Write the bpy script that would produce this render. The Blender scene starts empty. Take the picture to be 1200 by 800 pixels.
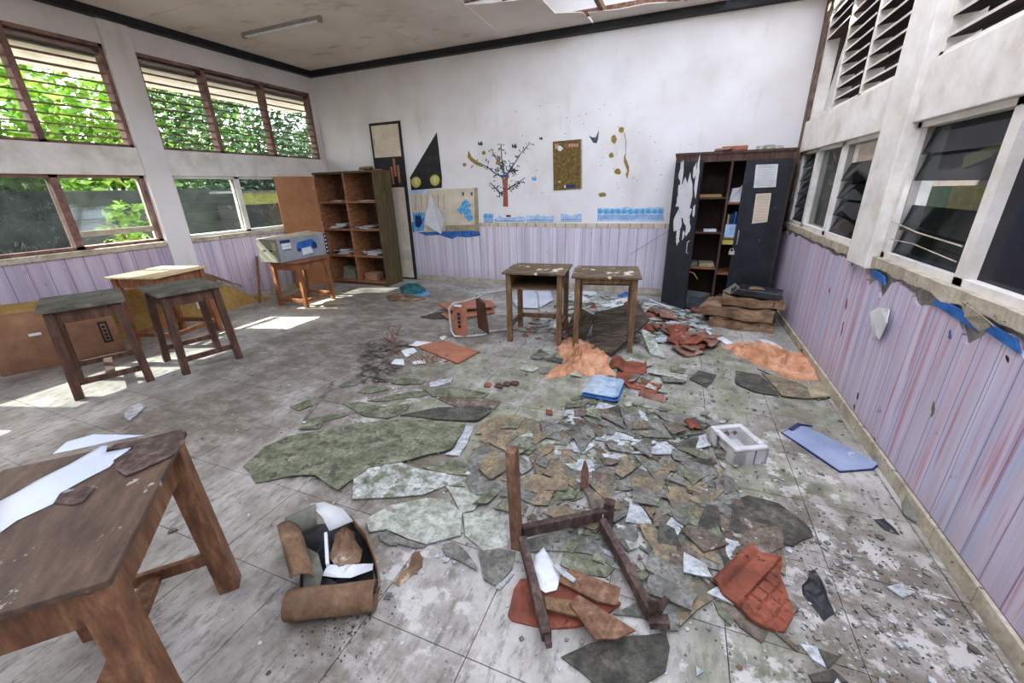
import bpy, bmesh, math, random
from mathutils import Vector, Matrix, noise
import numpy as np
R = random.Random(7)
SC = bpy.context.scene
COL = SC.collection

# ---------------------------------------------------------------- camera
FPX = 475.0
YAW, PITCH, ROLL = -.3869, -.3629, -.0275
cy, sy, cp, sp = math.cos(YAW), math.sin(YAW), math.cos(PITCH), math.sin(PITCH)
fw = Vector((sy*cp, cy*cp, sp)); rt = Vector((cy, -sy, 0)); up = rt.cross(fw)
rr, uu = math.cos(ROLL), math.sin(ROLL)
rt, up = rt*rr+up*uu, up*rr-rt*uu
EYE = Vector((0, 0, 1.5))
cd = bpy.data.cameras.new('camera'); cam = bpy.data.objects.new('camera', cd); COL.objects.link(cam)
cd.sensor_width = 36; cd.lens = FPX/1200*36; cd.clip_start = .02
cam.matrix_world = Matrix(((rt.x, up.x, -fw.x, 0), (rt.y, up.y, -fw.y, 0), (rt.z, up.z, -fw.z, 1.5), (0, 0, 0, 1)))
SC.camera = cam

# ---------------------------------------------------------------- world, sun, exposure
wd = bpy.data.worlds.new('sky'); SC.world = wd; wd.use_nodes = True
nt = wd.node_tree; bg = nt.nodes['Background']
sk = nt.nodes.new('ShaderNodeTexSky'); sk.sky_type = 'NISHITA'; sk.sun_disc = False
sk.sun_elevation = math.radians(42); sk.sun_rotation = math.radians(-110); sk.dust_density = 3; sk.air_density = 1.0
sk.altitude = 0; sk.ozone_density = 1
mixw = nt.nodes.new('ShaderNodeMix'); mixw.data_type = 'RGBA'; mixw.inputs[0].default_value = .35
mixw.inputs[7].default_value = (8.5, 8.8, 9.3, 1)      # thin bright overcast veil over the blue
nt.links.new(sk.outputs[0], mixw.inputs[6]); nt.links.new(mixw.outputs[2], bg.inputs[0])
bg.inputs[1].default_value = .72
sl = bpy.data.lights.new('sun', 'SUN'); so = bpy.data.objects.new('sun', sl); COL.objects.link(so)
sl.energy = 26; sl.angle = math.radians(.6); sl.color = (1, .93, .82)
so.rotation_euler = Vector((1.1, .35, -1)).to_track_quat('-Z', 'Y').to_euler(); so.location = (-12, -4, 12)
SC.view_settings.view_transform = 'Standard'; SC.view_settings.look = 'None'
SC.view_settings.exposure = 1.0; SC.view_settings.gamma = 1
SC.cycles.max_bounces = 9; SC.cycles.diffuse_bounces = 6; SC.cycles.transparent_max_bounces = 12
SC.cycles.sample_clamp_indirect = 8


def portal(loc, rot, sx, sy_):
    l = bpy.data.lights.new('window_portal', 'AREA'); l.shape = 'RECTANGLE'; l.size = sx; l.size_y = sy_
    l.cycles.is_portal = True
    o = bpy.data.objects.new('window_portal', l); COL.objects.link(o); o.location = loc; o.rotation_euler = rot


XL, XR, YB, ZC = -5.95, 1.184, 6.084, 3.36
YF = -1.6                       # front wall, behind the camera
portal((-6.05, 4.75, 1.95), (0, -math.pi/2, 0), 2.2, 2.6)
portal((-6.05, 1.95, 1.95), (0, -math.pi/2, 0), 2.2, 2.6)
portal((-0.6, 2.6, 3.45), (0, 0, 0), 3.5, 6.6)


# ---------------------------------------------------------------- pixel rays to real points on real planes
def ray(px, py): return fw + rt*((px-600)/FPX) + up*((400-py)/FPX)
def W(px, py, ax, v):
    d = ray(px, py); return EYE + d*((v-EYE[ax])/d[ax])
def F(px, py, z=0.0): return W(px, py, 2, z)


# ---------------------------------------------------------------- materials
def lin(c):
    if isinstance(c, str): c = tuple(int(c[i:i+2], 16)/255 for i in (0, 2, 4))
    return tuple(x/12.92 if x <= .04045 else ((x+.055)/1.055)**2.4 for x in c)+(1,)


class N:
    """small node-tree helper"""
    def __init__(s, name):
        s.m = bpy.data.materials.new(name); s.m.use_nodes = True; s.t = s.m.node_tree
        s.b = s.t.nodes['Principled BSDF']
    def n(s, typ, **k):
        x = s.t.nodes.new('ShaderNode'+typ)
        for a, v in k.items(): setattr(x, a, v)
        return x
    def put(s, sock, v):
        if hasattr(v, 'links'): s.t.links.new(v, sock)
        else: sock.default_value = v
    def math(s, op, a, b=0.0, clamp=False):
        x = s.n('Math', operation=op, use_clamp=clamp); s.put(x.inputs[0], a); s.put(x.inputs[1], b); return x.outputs[0]
    def pos(s, kind='Object'):
        if kind == 'World': return s.n('NewGeometry').outputs['Position']
        return s.n('TexCoord').outputs[kind]
    def scale(s, v, sc):
        x = s.n('VectorMath', operation='MULTIPLY'); s.put(x.inputs[0], v); x.inputs[1].default_value = sc; return x.outputs[0]
    def noise(s, v, sc=5, det=5, rough=.55, dist=0.0):
        x = s.n('TexNoise'); s.put(x.inputs['Vector'], v); x.inputs['Scale'].default_value = sc
        x.inputs['Detail'].default_value = det; x.inputs['Roughness'].default_value = rough
        x.inputs['Distortion'].default_value = dist; return x.outputs['Fac']
    def ramp(s, f, stops):
        x = s.n('ValToRGB'); e = x.color_ramp.elements
        while len(e) < len(stops): e.new(.5)
        for el, (p, c) in zip(e, stops): el.position = p; el.color = lin(c) if not isinstance(c, float) else (c, c, c, 1)
        s.put(x.inputs[0], f); return x.outputs[0]
    def mr(s, f, a, b, c=0.0, d=1.0):
        x = s.n('MapRange'); s.put(x.inputs[0], f)
        for i, q in zip((1, 2, 3, 4), (a, b, c, d)): x.inputs[i].default_value = q
        return x.outputs[0]
    def mix(s, f, a, b, mode='MIX'):
        x = s.n('Mix', data_type='RGBA', blend_type=mode); s.put(x.inputs[0], f)
        s.put(x.inputs[6], lin(a) if isinstance(a, (str, tuple)) else a)
        s.put(x.inputs[7], lin(b) if isinstance(b, (str, tuple)) else b); return x.outputs[2]
    def bump(s, h, st=.3, d=.01):
        x = s.n('Bump'); x.inputs['Strength'].default_value = st; x.inputs['Distance'].default_value = d
        s.put(x.inputs['Height'], h); s.t.links.new(x.outputs[0], s.b.inputs['Normal'])
    def out(s, col, rough=.7, metal=0.0, spec=.4):
        s.put(s.b.inputs['Base Color'], lin(col) if isinstance(col, (str, tuple)) else col)
        s.put(s.b.inputs['Roughness'], rough); s.b.inputs['Metallic'].default_value = metal
        s.b.inputs['Specular IOR Level'].default_value = spec; return s.m


def hexc(c): return tuple(int(c[i:i+2], 16)/255 for i in (0, 2, 4))


def mat(name, c1, c2=None, c3=None, sc=6, st=(1, 1, 1), rough=.7, bump=.25, metal=0.0, spot=None, spotsc=9, spott=.62, coord='Object', spec=.35, grain=.5):
    k = N(name); v = k.scale(k.pos(coord), st); f = k.noise(v, sc)
    c2 = c2 or c1; c3 = c3 or c2
    c = k.ramp(f, [(.32, c1), (.5, c2), (.68, c3)])
    if grain: c = k.mix(k.mr(k.noise(k.scale(k.pos(coord), tuple(max(1, a*.6) for a in st)), sc*4.5, 6, .7), .36, .64, 0, grain), c, tuple(x*.62 for x in hexc(c1)))
    if spot:
        g = k.noise(k.pos(coord), spotsc, 6, .65); c = k.mix(k.mr(g, spott, spott+.04), c, spot)
    if bump: k.bump(k.noise(v, sc*4, 4), bump, .004)
    return k.out(c, rough, metal, spec)


GRAIN = (1, 14, 14)
GRZ = (14, 14, 1)
M = {}
M['wood_orange'] = mat('orange brown desk wood', '6d4128', '8c5a39', 'a26d49', 3, (9, 9, 2), .5, .2)
M['wood_dark'] = mat('dark reddish desk wood', '3d2820', '573a2d', '6f4d3d', 3, (9, 9, 2), .55, .25)
M['wood_fg'] = mat('worn brown table wood', '5a3a28', '7c543a', '98704f', 3.5, (8, 8, 2), .45, .25, spot='3d2213', spotsc=5, spott=.6)
M['wood_fg_top'] = mat('worn brown tabletop veneer', '46362f', '5c493c', '72594a', 5, (1, 4, 1), .55, .35, spot='a39c96', spotsc=16, spott=.635)
M['wood_grey_top'] = mat('weathered grey tabletop', '4a473e', '67645a', '7d796b', 6, (1, 1, 1), .85, .3, spot='2f2d2a', spotsc=14, spott=.66)
M['wood_chalk_top'] = mat('mouldy brown desk top', '453527', '65543f', '7c6b52', 5, (1, 4, 1), .85, .3, spot='c6c1b4', spotsc=7, spott=.585)
M['wood_pale'] = mat('pale brown desk leg wood', '5d4630', '7b5f43', '937453', 4, (9, 9, 1.4), .75, .25)
M['wood_sunlit_top'] = mat('pale cream desk top', 'b69a72', 'cbb48d', 'd8c6a4', 4, (1, 6, 1), .7, .15, grain=0.25)  # pale cream carries the sunlight falling on this orange desk
M['wood_broken'] = mat('dusty purple brown broken wood', '352622', '51403a', '75645c', 5, (5, 5, 2), .85, .4)
M['wood_brown_dusty'] = mat('dusty brown wood', '5e4133', '7c5a45', '96755d', 5, (5, 5, 2), .85, .4)
M['plywood_rot'] = mat('rotten grey brown plywood', '332b24', '4d4238', '6e6353', 5, (1.5, 6, 1.5), .9, .4)
M['laminate'] = mat('orange laminate board', '97643e', 'a57048', 'b07c53', 3, (1, 1, 1), .5, .05, grain=0.2)
M['laminate_red'] = mat('red brown laminate board', '905c46', 'a26a52', 'ad775f', 7, (1, 1, 1), .5, .1, spot='c9a78e', spotsc=25, spott=.7, grain=0.25)
M['black_lam'] = mat('black laminate', '1b1d22', '22252c', '2f323a', 5, (1, 1, 1), .45, .1, spot='4c4f57', spotsc=11, spott=.66)
M['dark_int'] = mat('dark brown cupboard inside', '2a1715', '351e1a', '43271f', 5, (1, 1, 1), .7, .1)
M['frame_brown'] = mat('brown cupboard edging', '3f2a24', '523830', '66493e', 6, (8, 8, 1), .7, .15)
M['black_paint'] = mat('black painted batten', '0f1013', '17181c', '25272b', 12, (1, 1, 1), .6, .1)
M['black_card'] = mat('black card', '202022', '28282a', '343436', 9, (1, 1, 1), .8, .1)
M['olive_wood'] = mat('mouldy olive wood side', '3f3620', '574b2e', '6b5d3c', 4, (9, 9, 1), .85, .3)
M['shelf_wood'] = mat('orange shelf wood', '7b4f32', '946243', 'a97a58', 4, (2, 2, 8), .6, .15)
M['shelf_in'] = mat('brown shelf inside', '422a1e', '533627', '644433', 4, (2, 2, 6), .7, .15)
M['carton'] = mat('brown cardboard', '83604a', '926c52', 'a07a5f', 4, (1, 1, 1), .8, .1, grain=0.25)
M['carton_pale'] = mat('yellowish cardboard', '97773f', 'a8884c', 'b5965a', 4, (1, 1, 1), .85, .1)
M['carton_wet'] = mat('stained crumpled cardboard', '5c4636', '7d6149', 'a28a72', 6, (1, 1, 1), .85, .5, spot='b5a594', spotsc=6, spott=.6)
M['carton_warp'] = mat('warped tan cardboard', '5e4837', '8b6d52', 'b09476', 4, (1, 1, 3), .85, .3, spot='3a2b22', spotsc=7, spott=.62)
M['paper'] = mat('dirty white paper', 'b9b9b8', 'cfd1d3', 'dcdee0', 6, (1, 1, 1), .8, .15, grain=0.12)
M['paper_blue'] = mat('pale blue white sheet', 'b3bccb', 'c3cad7', 'd2d7e0', 3, (1, 1, 1), .6, .1, grain=0.12)
M['paper_old'] = mat('yellowed paper', '8c8167', 'a89c80', 'bfb598', 6, (1, 1, 1), .85, .15)
M['terra'] = mat('terracotta', '5c3225', '894834', 'a35c44', 7, (1, 1, 1), .75, .3, spot='3d221b', spotsc=8, spott=.63)
M['terra_old'] = mat('dusty terracotta', '644a41', '8c6556', 'a9806f', 9, (1, 1, 1), .85, .35, spot='a89a8e', spotsc=13, spott=.62)
M['cloth'] = mat('salmon orange cloth', '9c6a4c', 'bf8a69', 'd6a688', 9, (1, 1, 1), .9, .25, grain=0.2)
M['pvc'] = mat('white plastic', 'a9a7a8', 'c3c2c4', 'd3d3d6', 7, (1, 1, 1), .45, .05, spot='6e5c4c', spotsc=9, spott=.62, grain=0.12)
M['blue_pl'] = mat('blue grey plastic', '6f7f9e', '8793b0', '98a3bd', 3, (1, 1, 1), .45, .05, spot='a9b0bd', spotsc=14, spott=.62, grain=0.12)
M['navy'] = mat('navy trim', '14224f', '1b2c63', '233777', 5, (1, 1, 1), .5, .05)
M['metal'] = mat('pale metal tube', '9a9894', 'b5b4b1', 'c5c5c3', 20, (1, 1, 1), .4, .1, metal=.3, spot='6d4d38', spotsc=30, spott=.66, grain=0.12)
M['white_paint'] = mat('white painted timber', 'c9c3bb', 'dbd7d2', 'e4e2df', 5, (1, 1, 1), .7, .15, coord='World', spot='8c7f72', spotsc=17, spott=.7, grain=0.12)
M['pink_paint'] = mat('pinkish brown painted timber', '6d5148', '8a6b61', 'a28379', 8, (1, 1, 1), .8, .2, coord='World', spot='3a2b26', spotsc=25, spott=.66)
M['brown_slat'] = mat('brown painted slat', '2d1a17', '3d2622', '4c322c', 8, (1, 1, 1), .75, .15, coord='World')
M['maroon'] = mat('maroon slat with shade painted in', '2b1418', '38191f', '452329', 8, (1, 1, 1), .8, .1)  # dark tone holds the shade under the right upper slats
M['mortar'] = mat('beige plaster ledge', '9a9180', 'b5ac99', 'cac3b3', 9, (1, 1, 1), .9, .6, coord='World', spot='5c5243', spotsc=18, spott=.62, grain=0.35)
M['concrete'] = mat('bare grey plaster', '6c6863', '87837e', 'a09d98', 9, (1, 1, 1), .9, .6, coord='World')
M['mossy'] = mat('mossy dark concrete', '2c302e', '414644', '595e5a', 4, (1, 1, 1), .9, .6, coord='World')
M['brickish'] = mat('crumbled brown masonry', '4a3a33', '6e5a50', '8e7b70', 12, (1, 1, 1), .95, .9, coord='World')
M['leaf'] = mat('bright leaves', '3f6b1a', '72a02c', 'a4c84a', 2, (1, 1, 1), .5, .1, coord='World')
M['leaf_dark'] = mat('dark leaves', '1f3a18', '33562a', '527a3a', 2, (1, 1, 1), .5, .1, coord='World')
M['bark'] = mat('bark', '3b2f25', '55463a', '6b5a4a', 8, (4, 4, 1), .9, .5)
M['earth'] = mat('earth', '55503f', '6f6a52', '8a8468', 3, (1, 1, 1), .95, .4, coord='World')
M['green_box'] = mat('green board', '2f8a3f', '36964a', '3fa254', 3, (1, 1, 1), .5, .05)
M['yellow_box'] = mat('yellow board', 'cdbb55', 'd9c765', 'e0d078', 3, (1, 1, 1), .5, .05)
M['curtain'] = mat('green curtain', '12301f', '1e4a30', '2e6642', 3, (1, 30, 1), .9, .1, coord='World')
M['darkwall'] = mat('dark corridor wall', '2d2a2b', '3a3534', '4d443d', 3, (1, 1, 1), .9, .2, coord='World')
M['tanwall'] = mat('brown corridor board', '4c3a2c', '614a37', '735a44', 3, (1, 1, 1), .9, .2, coord='World')
M['tube_light'] = mat('grey tube batten', '7b7570', '8d8884', '9b9793', 6, (1, 1, 1), .5, .05, grain=0.12)
M['sticker_red'] = mat('red brown sticker', '8a4b3c', '9c5b4a', 'aa6d5c', 12, (1, 1, 1), .7, 0)
M['sticker_dark'] = mat('dark grey sticker', '2e3a44', '43535e', '5f7079', 12, (1, 1, 1), .7, 0)
M['sticker_gold'] = mat('gold glitter sticker', '6f5a22', '96803a', 'b3a05a', 30, (1, 1, 1), .6, .2)
M['sticker_blue'] = mat('blue sticker', '2c7fb8', '4f9fd0', '9cc9e4', 22, (1, 1, 1), .7, 0, grain=0.12)
M['blue'] = mat('blue print', '1d4d8c', '2a67b0', '3a7fca', 8, (1, 1, 1), .6, 0)
M['blue_pale'] = mat('pale blue print', '86a9cf', 'a3c0de', 'bcd2e8', 14, (1, 1, 1), .7, 0, grain=0.12)
M['navy_print'] = mat('dark blue print', '16234a', '1d3370', '28428c', 8, (1, 1, 1), .5, 0)
M['grey_print'] = mat('grey carton print', '7c7f83', '8b8f94', '999da2', 4, (1, 1, 1), .6, .05, grain=0.12)
M['grey_card'] = mat('grey green carton end', '63645a', '747569', '83857a', 4, (1, 1, 1), .7, .05)
M['white'] = mat('white', 'c9cbd0', 'd6d8dc', 'e0e2e6', 6, (1, 1, 1), .7, 0, grain=0.12)
M['red'] = mat('red print', '8a2a28', 'a2352f', 'b84a40', 6, (1, 1, 1), .7, 0)
M['pink'] = mat('pink letters', 'b87f6d', 'cf9a86', 'e3b9a8', 16, (1, 1, 1), .7, 0)
M['cream'] = mat('cream panel', 'bcb09b', 'cbbfab', 'd6ccb9', 5, (1, 1, 1), .8, .1, grain=0.12)
M['beige_strip'] = mat('beige strip', 'b3a58f', 'c4b8a2', 'd1c7b4', 8, (1, 1, 1), .8, .1, grain=0.12)
M['corkgold'] = mat('olive gold glitter board', '4f4018', '6b5824', '88733a', 22, (1, 1, 1), .7, .2)
M['yellow'] = mat('yellow print', 'a5a23a', 'c2bf55', 'd6d380', 10, (1, 1, 1), .7, 0)
M['teal'] = mat('teal cloth', '1c4a50', '2a666c', '3f8288', 8, (1, 1, 1), .8, .3)
M['blackpl'] = mat('crumpled black plastic', '17181b', '25272c', '43464d', 6, (1, 1, 1), .4, .5)
M['rust_twig'] = mat('rust brown twigs', '6e3a22', '874c2e', '9d5f3d', 9, (1, 1, 1), .9, 0)
M['dirt'] = mat('dark damp dirt', '3a3430', '4d4640', '655d54', 20, (1, 1, 1), .95, .6)
SH = {}
def shm(k, *a, **kw): SH[k] = mat('%s broken board' % k, *a, (1, 1, 1), .85, .5, coord='World', grain=.75, **kw)
shm('green', '5c5f4c', '7c7f69', '999b86', 9, spot='4a4b3d', spotsc=11, spott=.57)
shm('pale', '94988a', 'b4b7aa', 'cacdc4', 7, spot='75785f', spotsc=9, spott=.6)
shm('mottle', '5b5f4d', 'bdbfb9', 'd4d6d5', 9, spot='6a6c58', spotsc=13, spott=.56)
shm('ochre', '6f6352', '8f7f66', 'a89678', 10, spot='625f52', spotsc=11, spott=.54)
shm('grey', '63625b', '7f7d76', '99978f', 10, spot='54554b', spotsc=14, spott=.58)
shm('dark', '3b3934', '555249', '716e64', 10, spot='868379', spotsc=30, spott=.68)
shm('brown', '564b41', '72665a', '8c8075', 10, spot='9a978d', spotsc=19, spott=.63)
shm('white', 'a6aaac', 'c3c7ca', 'd6d9dc', 9, spot='8b8c84', spotsc=14, spott=.64)


def glassy(name, tint, alpha, dust=None, web=0.0, rough=.05, gl=1.0):
    k = N(name); t = k.t
    tr = k.n('BsdfTransparent'); tr.inputs[0].default_value = lin(tint)
    gs = k.n('BsdfGlossy'); gs.inputs['Roughness'].default_value = rough
    mx = k.n('MixShader'); lw = k.n('LayerWeight'); lw.inputs[0].default_value = .5
    k.put(mx.inputs[0], k.math('MULTIPLY', k.math('ADD', k.math('POWER', lw.outputs['Facing'], 5.0), .04), gl)); t.links.new(tr.outputs[0], mx.inputs[1]); t.links.new(gs.outputs[0], mx.inputs[2])
    df = k.n('BsdfDiffuse'); df.inputs[0].default_value = lin(dust)
    p = k.pos('World'); cloud = k.mr(k.noise(p, 3.5, 5, .6), .4, .65, alpha*.3, alpha*1.5)
    w = cloud
    if web:
        for sc_, ds in ((4.2, 2.2), (7.5, 1.3)):
            f = k.noise(p, sc_, 3, .5, ds); ln = k.mr(k.math('ABSOLUTE', k.math('SUBTRACT', f, .5)), 0.0, .006, web, 0)
            w = k.math('MAXIMUM', w, k.math('MULTIPLY', ln, k.mr(k.noise(p, 5, 3), .42, .55)))
    m2 = k.n('MixShader'); k.put(m2.inputs[0], w); t.links.new(mx.outputs[0], m2.inputs[1]); t.links.new(df.outputs[0], m2.inputs[2])
    t.links.new(m2.outputs[0], t.nodes['Material Output'].inputs[0]); return k.m


M['glass'] = glassy('louver glass', 'e4eae7', .07, '8c9490', .12)
M['glass_dusty'] = glassy('dusty cobwebbed glass', 'b6bcbd', .10, '9aa3a0', .75)
M['glass_dark'] = glassy('dark tinted glass', '8d9296', .03, '62646c', .1, .06, .55)
M['glass_black'] = glassy('nearly black glass', '34363e', .3, '34374a', .0, .15)


def wallpaper(name, ax, red, base=('bcb4c2', 'cbc4d0', 'd8d3dc'), pitch=.118):
    k = N(name); p = k.pos('World'); sx = k.n('SeparateXYZ'); k.put(sx.inputs[0], p)
    s = sx.outputs[ax]; z = sx.outputs[2]
    st = k.scale(p, (9, 9, .35)); f = k.noise(st, 1.6, 4)
    c = k.ramp(f, [(.35, base[0]), (.5, base[1]), (.65, base[2])])
    if red > .5:
        c = k.mix(k.mr(k.noise(k.scale(p, (13, 13, .25)), 1, 2), .56, .64, 0, .5), c, '9fb0d0')
        c = k.mix(k.mr(k.noise(k.scale(p, (17, 17, .2)), 1.3, 2), .57, .65, 0, .45), c, 'cf9aa8')
    fine = k.noise(k.scale(p, (60, 60, .6)), 1, 2)
    c = k.mix(k.mr(fine, .55, .7, 0, .35), c, '94a0c4')
    w = k.math('ADD', s, k.math('MULTIPLY', k.noise(k.scale(p, (1, 1, .6)), 2, 1), .02))
    fr = k.math('FRACT', k.math('DIVIDE', w, pitch))
    fr3 = k.math('FRACT', k.math('DIVIDE', k.math('ADD', w, .031), pitch*1.9))
    l = k.math('LESS_THAN', fr, .055); c = k.mix(k.math('MULTIPLY', l, .62), c, '4d3a68')
    c = k.mix(k.math('MULTIPLY', k.math('LESS_THAN', fr3, .02), .7), c, '8a5a78')
    rs = k.noise(k.scale(p, (22, 22, .9)), 1, 4, .6)
    c = k.mix(k.mr(rs, .62-.06*red, .72-.06*red, 0, .25+.45*red), c, 'a24a55')
    g = k.noise(k.scale(p, (1, 1, .8)), 10, 6, .7)
    c = k.mix(k.mr(g, .66, .7, 0, .75), c, '4e4450')
    low = k.math('MULTIPLY', k.mr(z, .0, .28, 1, 0), k.noise(p, 6, 4)); c = k.mix(k.math('MULTIPLY', low, .7), c, '857a7c')
    k.bump(k.math('MULTIPLY', l, -1.0), .3, .003)
    return k.out(c, .6)


M['wp_left'] = wallpaper('striped lilac wallpaper left', 1, .1, ('a99db0', 'b8adbe', 'c5bccb'), .15)
M['wp_back'] = wallpaper('striped lilac wallpaper back', 0, .15, pitch=.13)
M['wp_right'] = wallpaper('striped lilac wallpaper right', 1, .75, ('b5aabe', 'c0b7cb', 'c7c3d6'))


def plaster():
    k = N('dirty white wall'); p = k.pos('World')
    c = k.ramp(k.noise(p, 1.3, 5), [(.3, 'cbc6c3'), (.5, 'd8d5d5'), (.7, 'dfdee1')])
    c = k.mix(k.mr(k.noise(p, 9, 6, .7), .68, .74, 0, .55), c, '8b8074')
    c = k.mix(k.mr(k.noise(k.scale(p, (1, 1, .2)), 6, 5, .6), .58, .75, 0, .25), c, 'a39883')
    k.bump(k.noise(p, 30, 4), .15, .003); return k.out(c, .8)


M['wall'] = plaster()


def ceilmat():
    k = N('stained ceiling board'); p = k.pos('World')
    c = k.ramp(k.noise(p, 1.1, 5), [(.3, 'c6bbae'), (.5, 'd6cdc3'), (.7, 'e0d9d0')])
    c = k.mix(k.mr(k.noise(k.scale(p, (1, 2.4, 1)), 2.2, 5, .6), .6, .72, 0, .5), c, '8a7156')
    k.bump(k.noise(p, 25, 4), .1, .003); return k.out(c, .85)


M['ceil'] = ceilmat()
M['packet'] = mat('dirty packet film', '8fa0b2', 'aebac6', '6d97bd', 9, (1, 2, 1), .35, .5, grain=0.3)


def floormat(name, shift=0.0):
    k = N(name); p = k.pos('World')
    wob = k.n('VectorMath', operation='ADD'); k.put(wob.inputs[0], p)
    nz = k.n('TexNoise'); k.put(nz.inputs['Vector'], p); nz.inputs['Scale'].default_value = 2.2; nz.inputs['Detail'].default_value = 5
    sc = k.n('VectorMath', operation='MULTIPLY_ADD'); k.put(sc.inputs[0], nz.outputs['Color']); sc.inputs[1].default_value = (1.1, 1.1, 0); sc.inputs[2].default_value = (-.55, -.55, 0)
    k.put(wob.inputs[1], sc.outputs[0]); q = wob.outputs[0]
    def blobs(lst):
        r = None
        for x, y, rad in lst:
            d = k.n('VectorMath', operation='DISTANCE'); k.put(d.inputs[0], q); d.inputs[1].default_value = (x, y, 0)
            m = k.mr(d.outputs['Value'], rad*.6, rad, 1, 0)
            r = m if r is None else k.math('MAXIMUM', r, m)
        return r
    c = k.ramp(k.noise(p, 3.2, 7, .65), [(.33, '7f7973'), (.47, '9b9690'), (.62, 'b5b1ac')])
    # fine scuffs
    c = k.mix(k.mr(k.noise(k.scale(p, (3, 1, 1)), 9, 8, .75), .5, .62, 0, .7), c, '5f574e')
    green = blobs([(-.6, 3.1, 1.0), (.7, 3.4, .9), (-1.2, 2.1, .9), (.5, 1.1, .45), (.2, 2.4, .6), (.0, 4.6, .7), (.75, 2.2, .35), (-1.8, 2.9, .5)])
    gn = k.noise(p, 5, 6, .6)
    c = k.mix(k.math('MULTIPLY', green, k.mr(gn, .38, .56, .1, .85)), c, k.ramp(k.noise(p, 8, 5), [(.35, '4f5040'), (.5, '6f725a'), (.65, '87886c')]))
    brown = blobs([(-3.1, 3.0, 1.3), (-2.2, 2.3, .6), (-3.6, 4.6, 1.1), (-3.1, 1.5, .8), (.9, 1.3, .45), (.85, 1.8, .4), (-1.35, 1.35, .55), (-1.0, .55, .35), (-4.8, 4.6, 1.2), (.8, 2.7, .35), (-2.2, 3.9, .7)])
    bn = k.noise(k.scale(p, (1, 1.8, 1)), 5, 8, .72)
    c = k.mix(k.math('MULTIPLY', brown, k.mr(bn, .4, .58, .28, .85)), c, '61574b')
    blk = blobs([(-2.55, 3.0, .33), (-2.3, 2.55, .25), (-1.75, 1.5, .25)])
    c = k.mix(k.math('MULTIPLY', blk, k.mr(k.noise(p, 12, 6, .7), .4, .55)), c, '2f2a26')
    wht = blobs([(.95, 1.55, .5), (.3, .9, .5), (-.8, .9, .4), (.75, 2.3, .4), (-1.9, 2.2, .4)])
    c = k.mix(k.math('MULTIPLY', wht, k.mr(k.noise(p, 7, 7, .7), .52, .58, 0, .75)), c, 'c4c1be')
    k.bump(k.noise(p, 40, 6, .7), .35, .004)
    return k.out(c, .62, spec=.45)


M['floor'] = floormat('dirty ceramic floor tile')
M['grout'] = mat('dark grout', '4a443d', '575049', '655d54', 8, (1, 1, 1), .95, .3, coord='World')


# ---------------------------------------------------------------- mesh helpers
class MB:
    def __init__(s): s.v = []; s.f = []; s.mi = []
    def add(s, vs, fs, mi=0):
        b = len(s.v); s.v += [tuple(v) for v in vs]; s.f += [tuple(b+i for i in f) for f in fs]; s.mi += [mi]*len(fs); return s
    def box(s, x0, x1, y0, y1, z0, z1, mi=0, T=None):
        vs = [Vector((x, y, z)) for z in (z0, z1) for y in (y0, y1) for x in (x0, x1)]
        if T: vs = [T @ v for v in vs]
        return s.add(vs, [(0, 2, 3, 1), (4, 5, 7, 6), (0, 1, 5, 4), (2, 6, 7, 3), (0, 4, 6, 2), (1, 3, 7, 5)], mi)
    def bar(s, p, q, w, h, upv=(0, 0, 1), mi=0, taper=1.0):
        p, q = Vector(p), Vector(q); d = (q-p).normalized(); u = Vector(upv); a = d.cross(u)
        if a.length < 1e-4: a = d.cross(Vector((0, 1, 0)))
        a.normalize(); b = a.cross(d)
        vs = []
        for o, k in ((p, 1), (q, taper)):
            for i, j in ((-1, -1), (1, -1), (1, 1), (-1, 1)): vs.append(o+a*(i*w/2*k)+b*(j*h/2*k))
        return s.add(vs, [(0, 1, 2, 3), (7, 6, 5, 4), (0, 4, 5, 1), (1, 5, 6, 2), (2, 6, 7, 3), (3, 7, 4, 0)], mi)
    def prism(s, pts, th, dirv=(0, 0, 1), mi=0):
        n = len(pts); d = Vector(dirv)*th; P = [Vector(p) for p in pts]
        vs = P+[p+d for p in P]
        return s.add(vs, [tuple(range(n))[::-1], tuple(range(n, 2*n))]+[(i, (i+1) % n, n+(i+1) % n, n+i) for i in range(n)], mi)
    def tube(s, pts, r, n=8, mi=0):
        P = [Vector(p) for p in pts]; rings = []; prev = None
        for i, p in enumerate(P):
            t = (P[min(i+1, len(P)-1)]-P[max(i-1, 0)]).normalized()
            a = prev if prev is not None else t.orthogonal().normalized()
            a = (a - t*a.dot(t)).normalized(); prev = a; b = t.cross(a)
            rad = r if not isinstance(r, (list, tuple)) else r[i]
            rings += [p+a*(math.cos(2*math.pi*k/n)*rad)+b*(math.sin(2*math.pi*k/n)*rad) for k in range(n)]
        fs = [(i*n+k, i*n+(k+1) % n, (i+1)*n+(k+1) % n, (i+1)*n+k) for i in range(len(P)-1) for k in range(n)]
        m = len(P)-1
        return s.add(rings, fs+[tuple(range(n))[::-1], tuple(m*n+k for k in range(n))], mi)
    def shift(s, d):
        d = Vector(d); s.v = [tuple(Vector(v)+d) for v in s.v]; return s
    def xf(s, T): s.v = [tuple(T @ Vector(v)) for v in s.v]; return s


def tag(o, label, cat, group=None, kind=None):
    if label: o['label'] = label
    if cat: o['category'] = cat
    if group: o['group'] = group
    if kind: o['kind'] = kind
    return o


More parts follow.
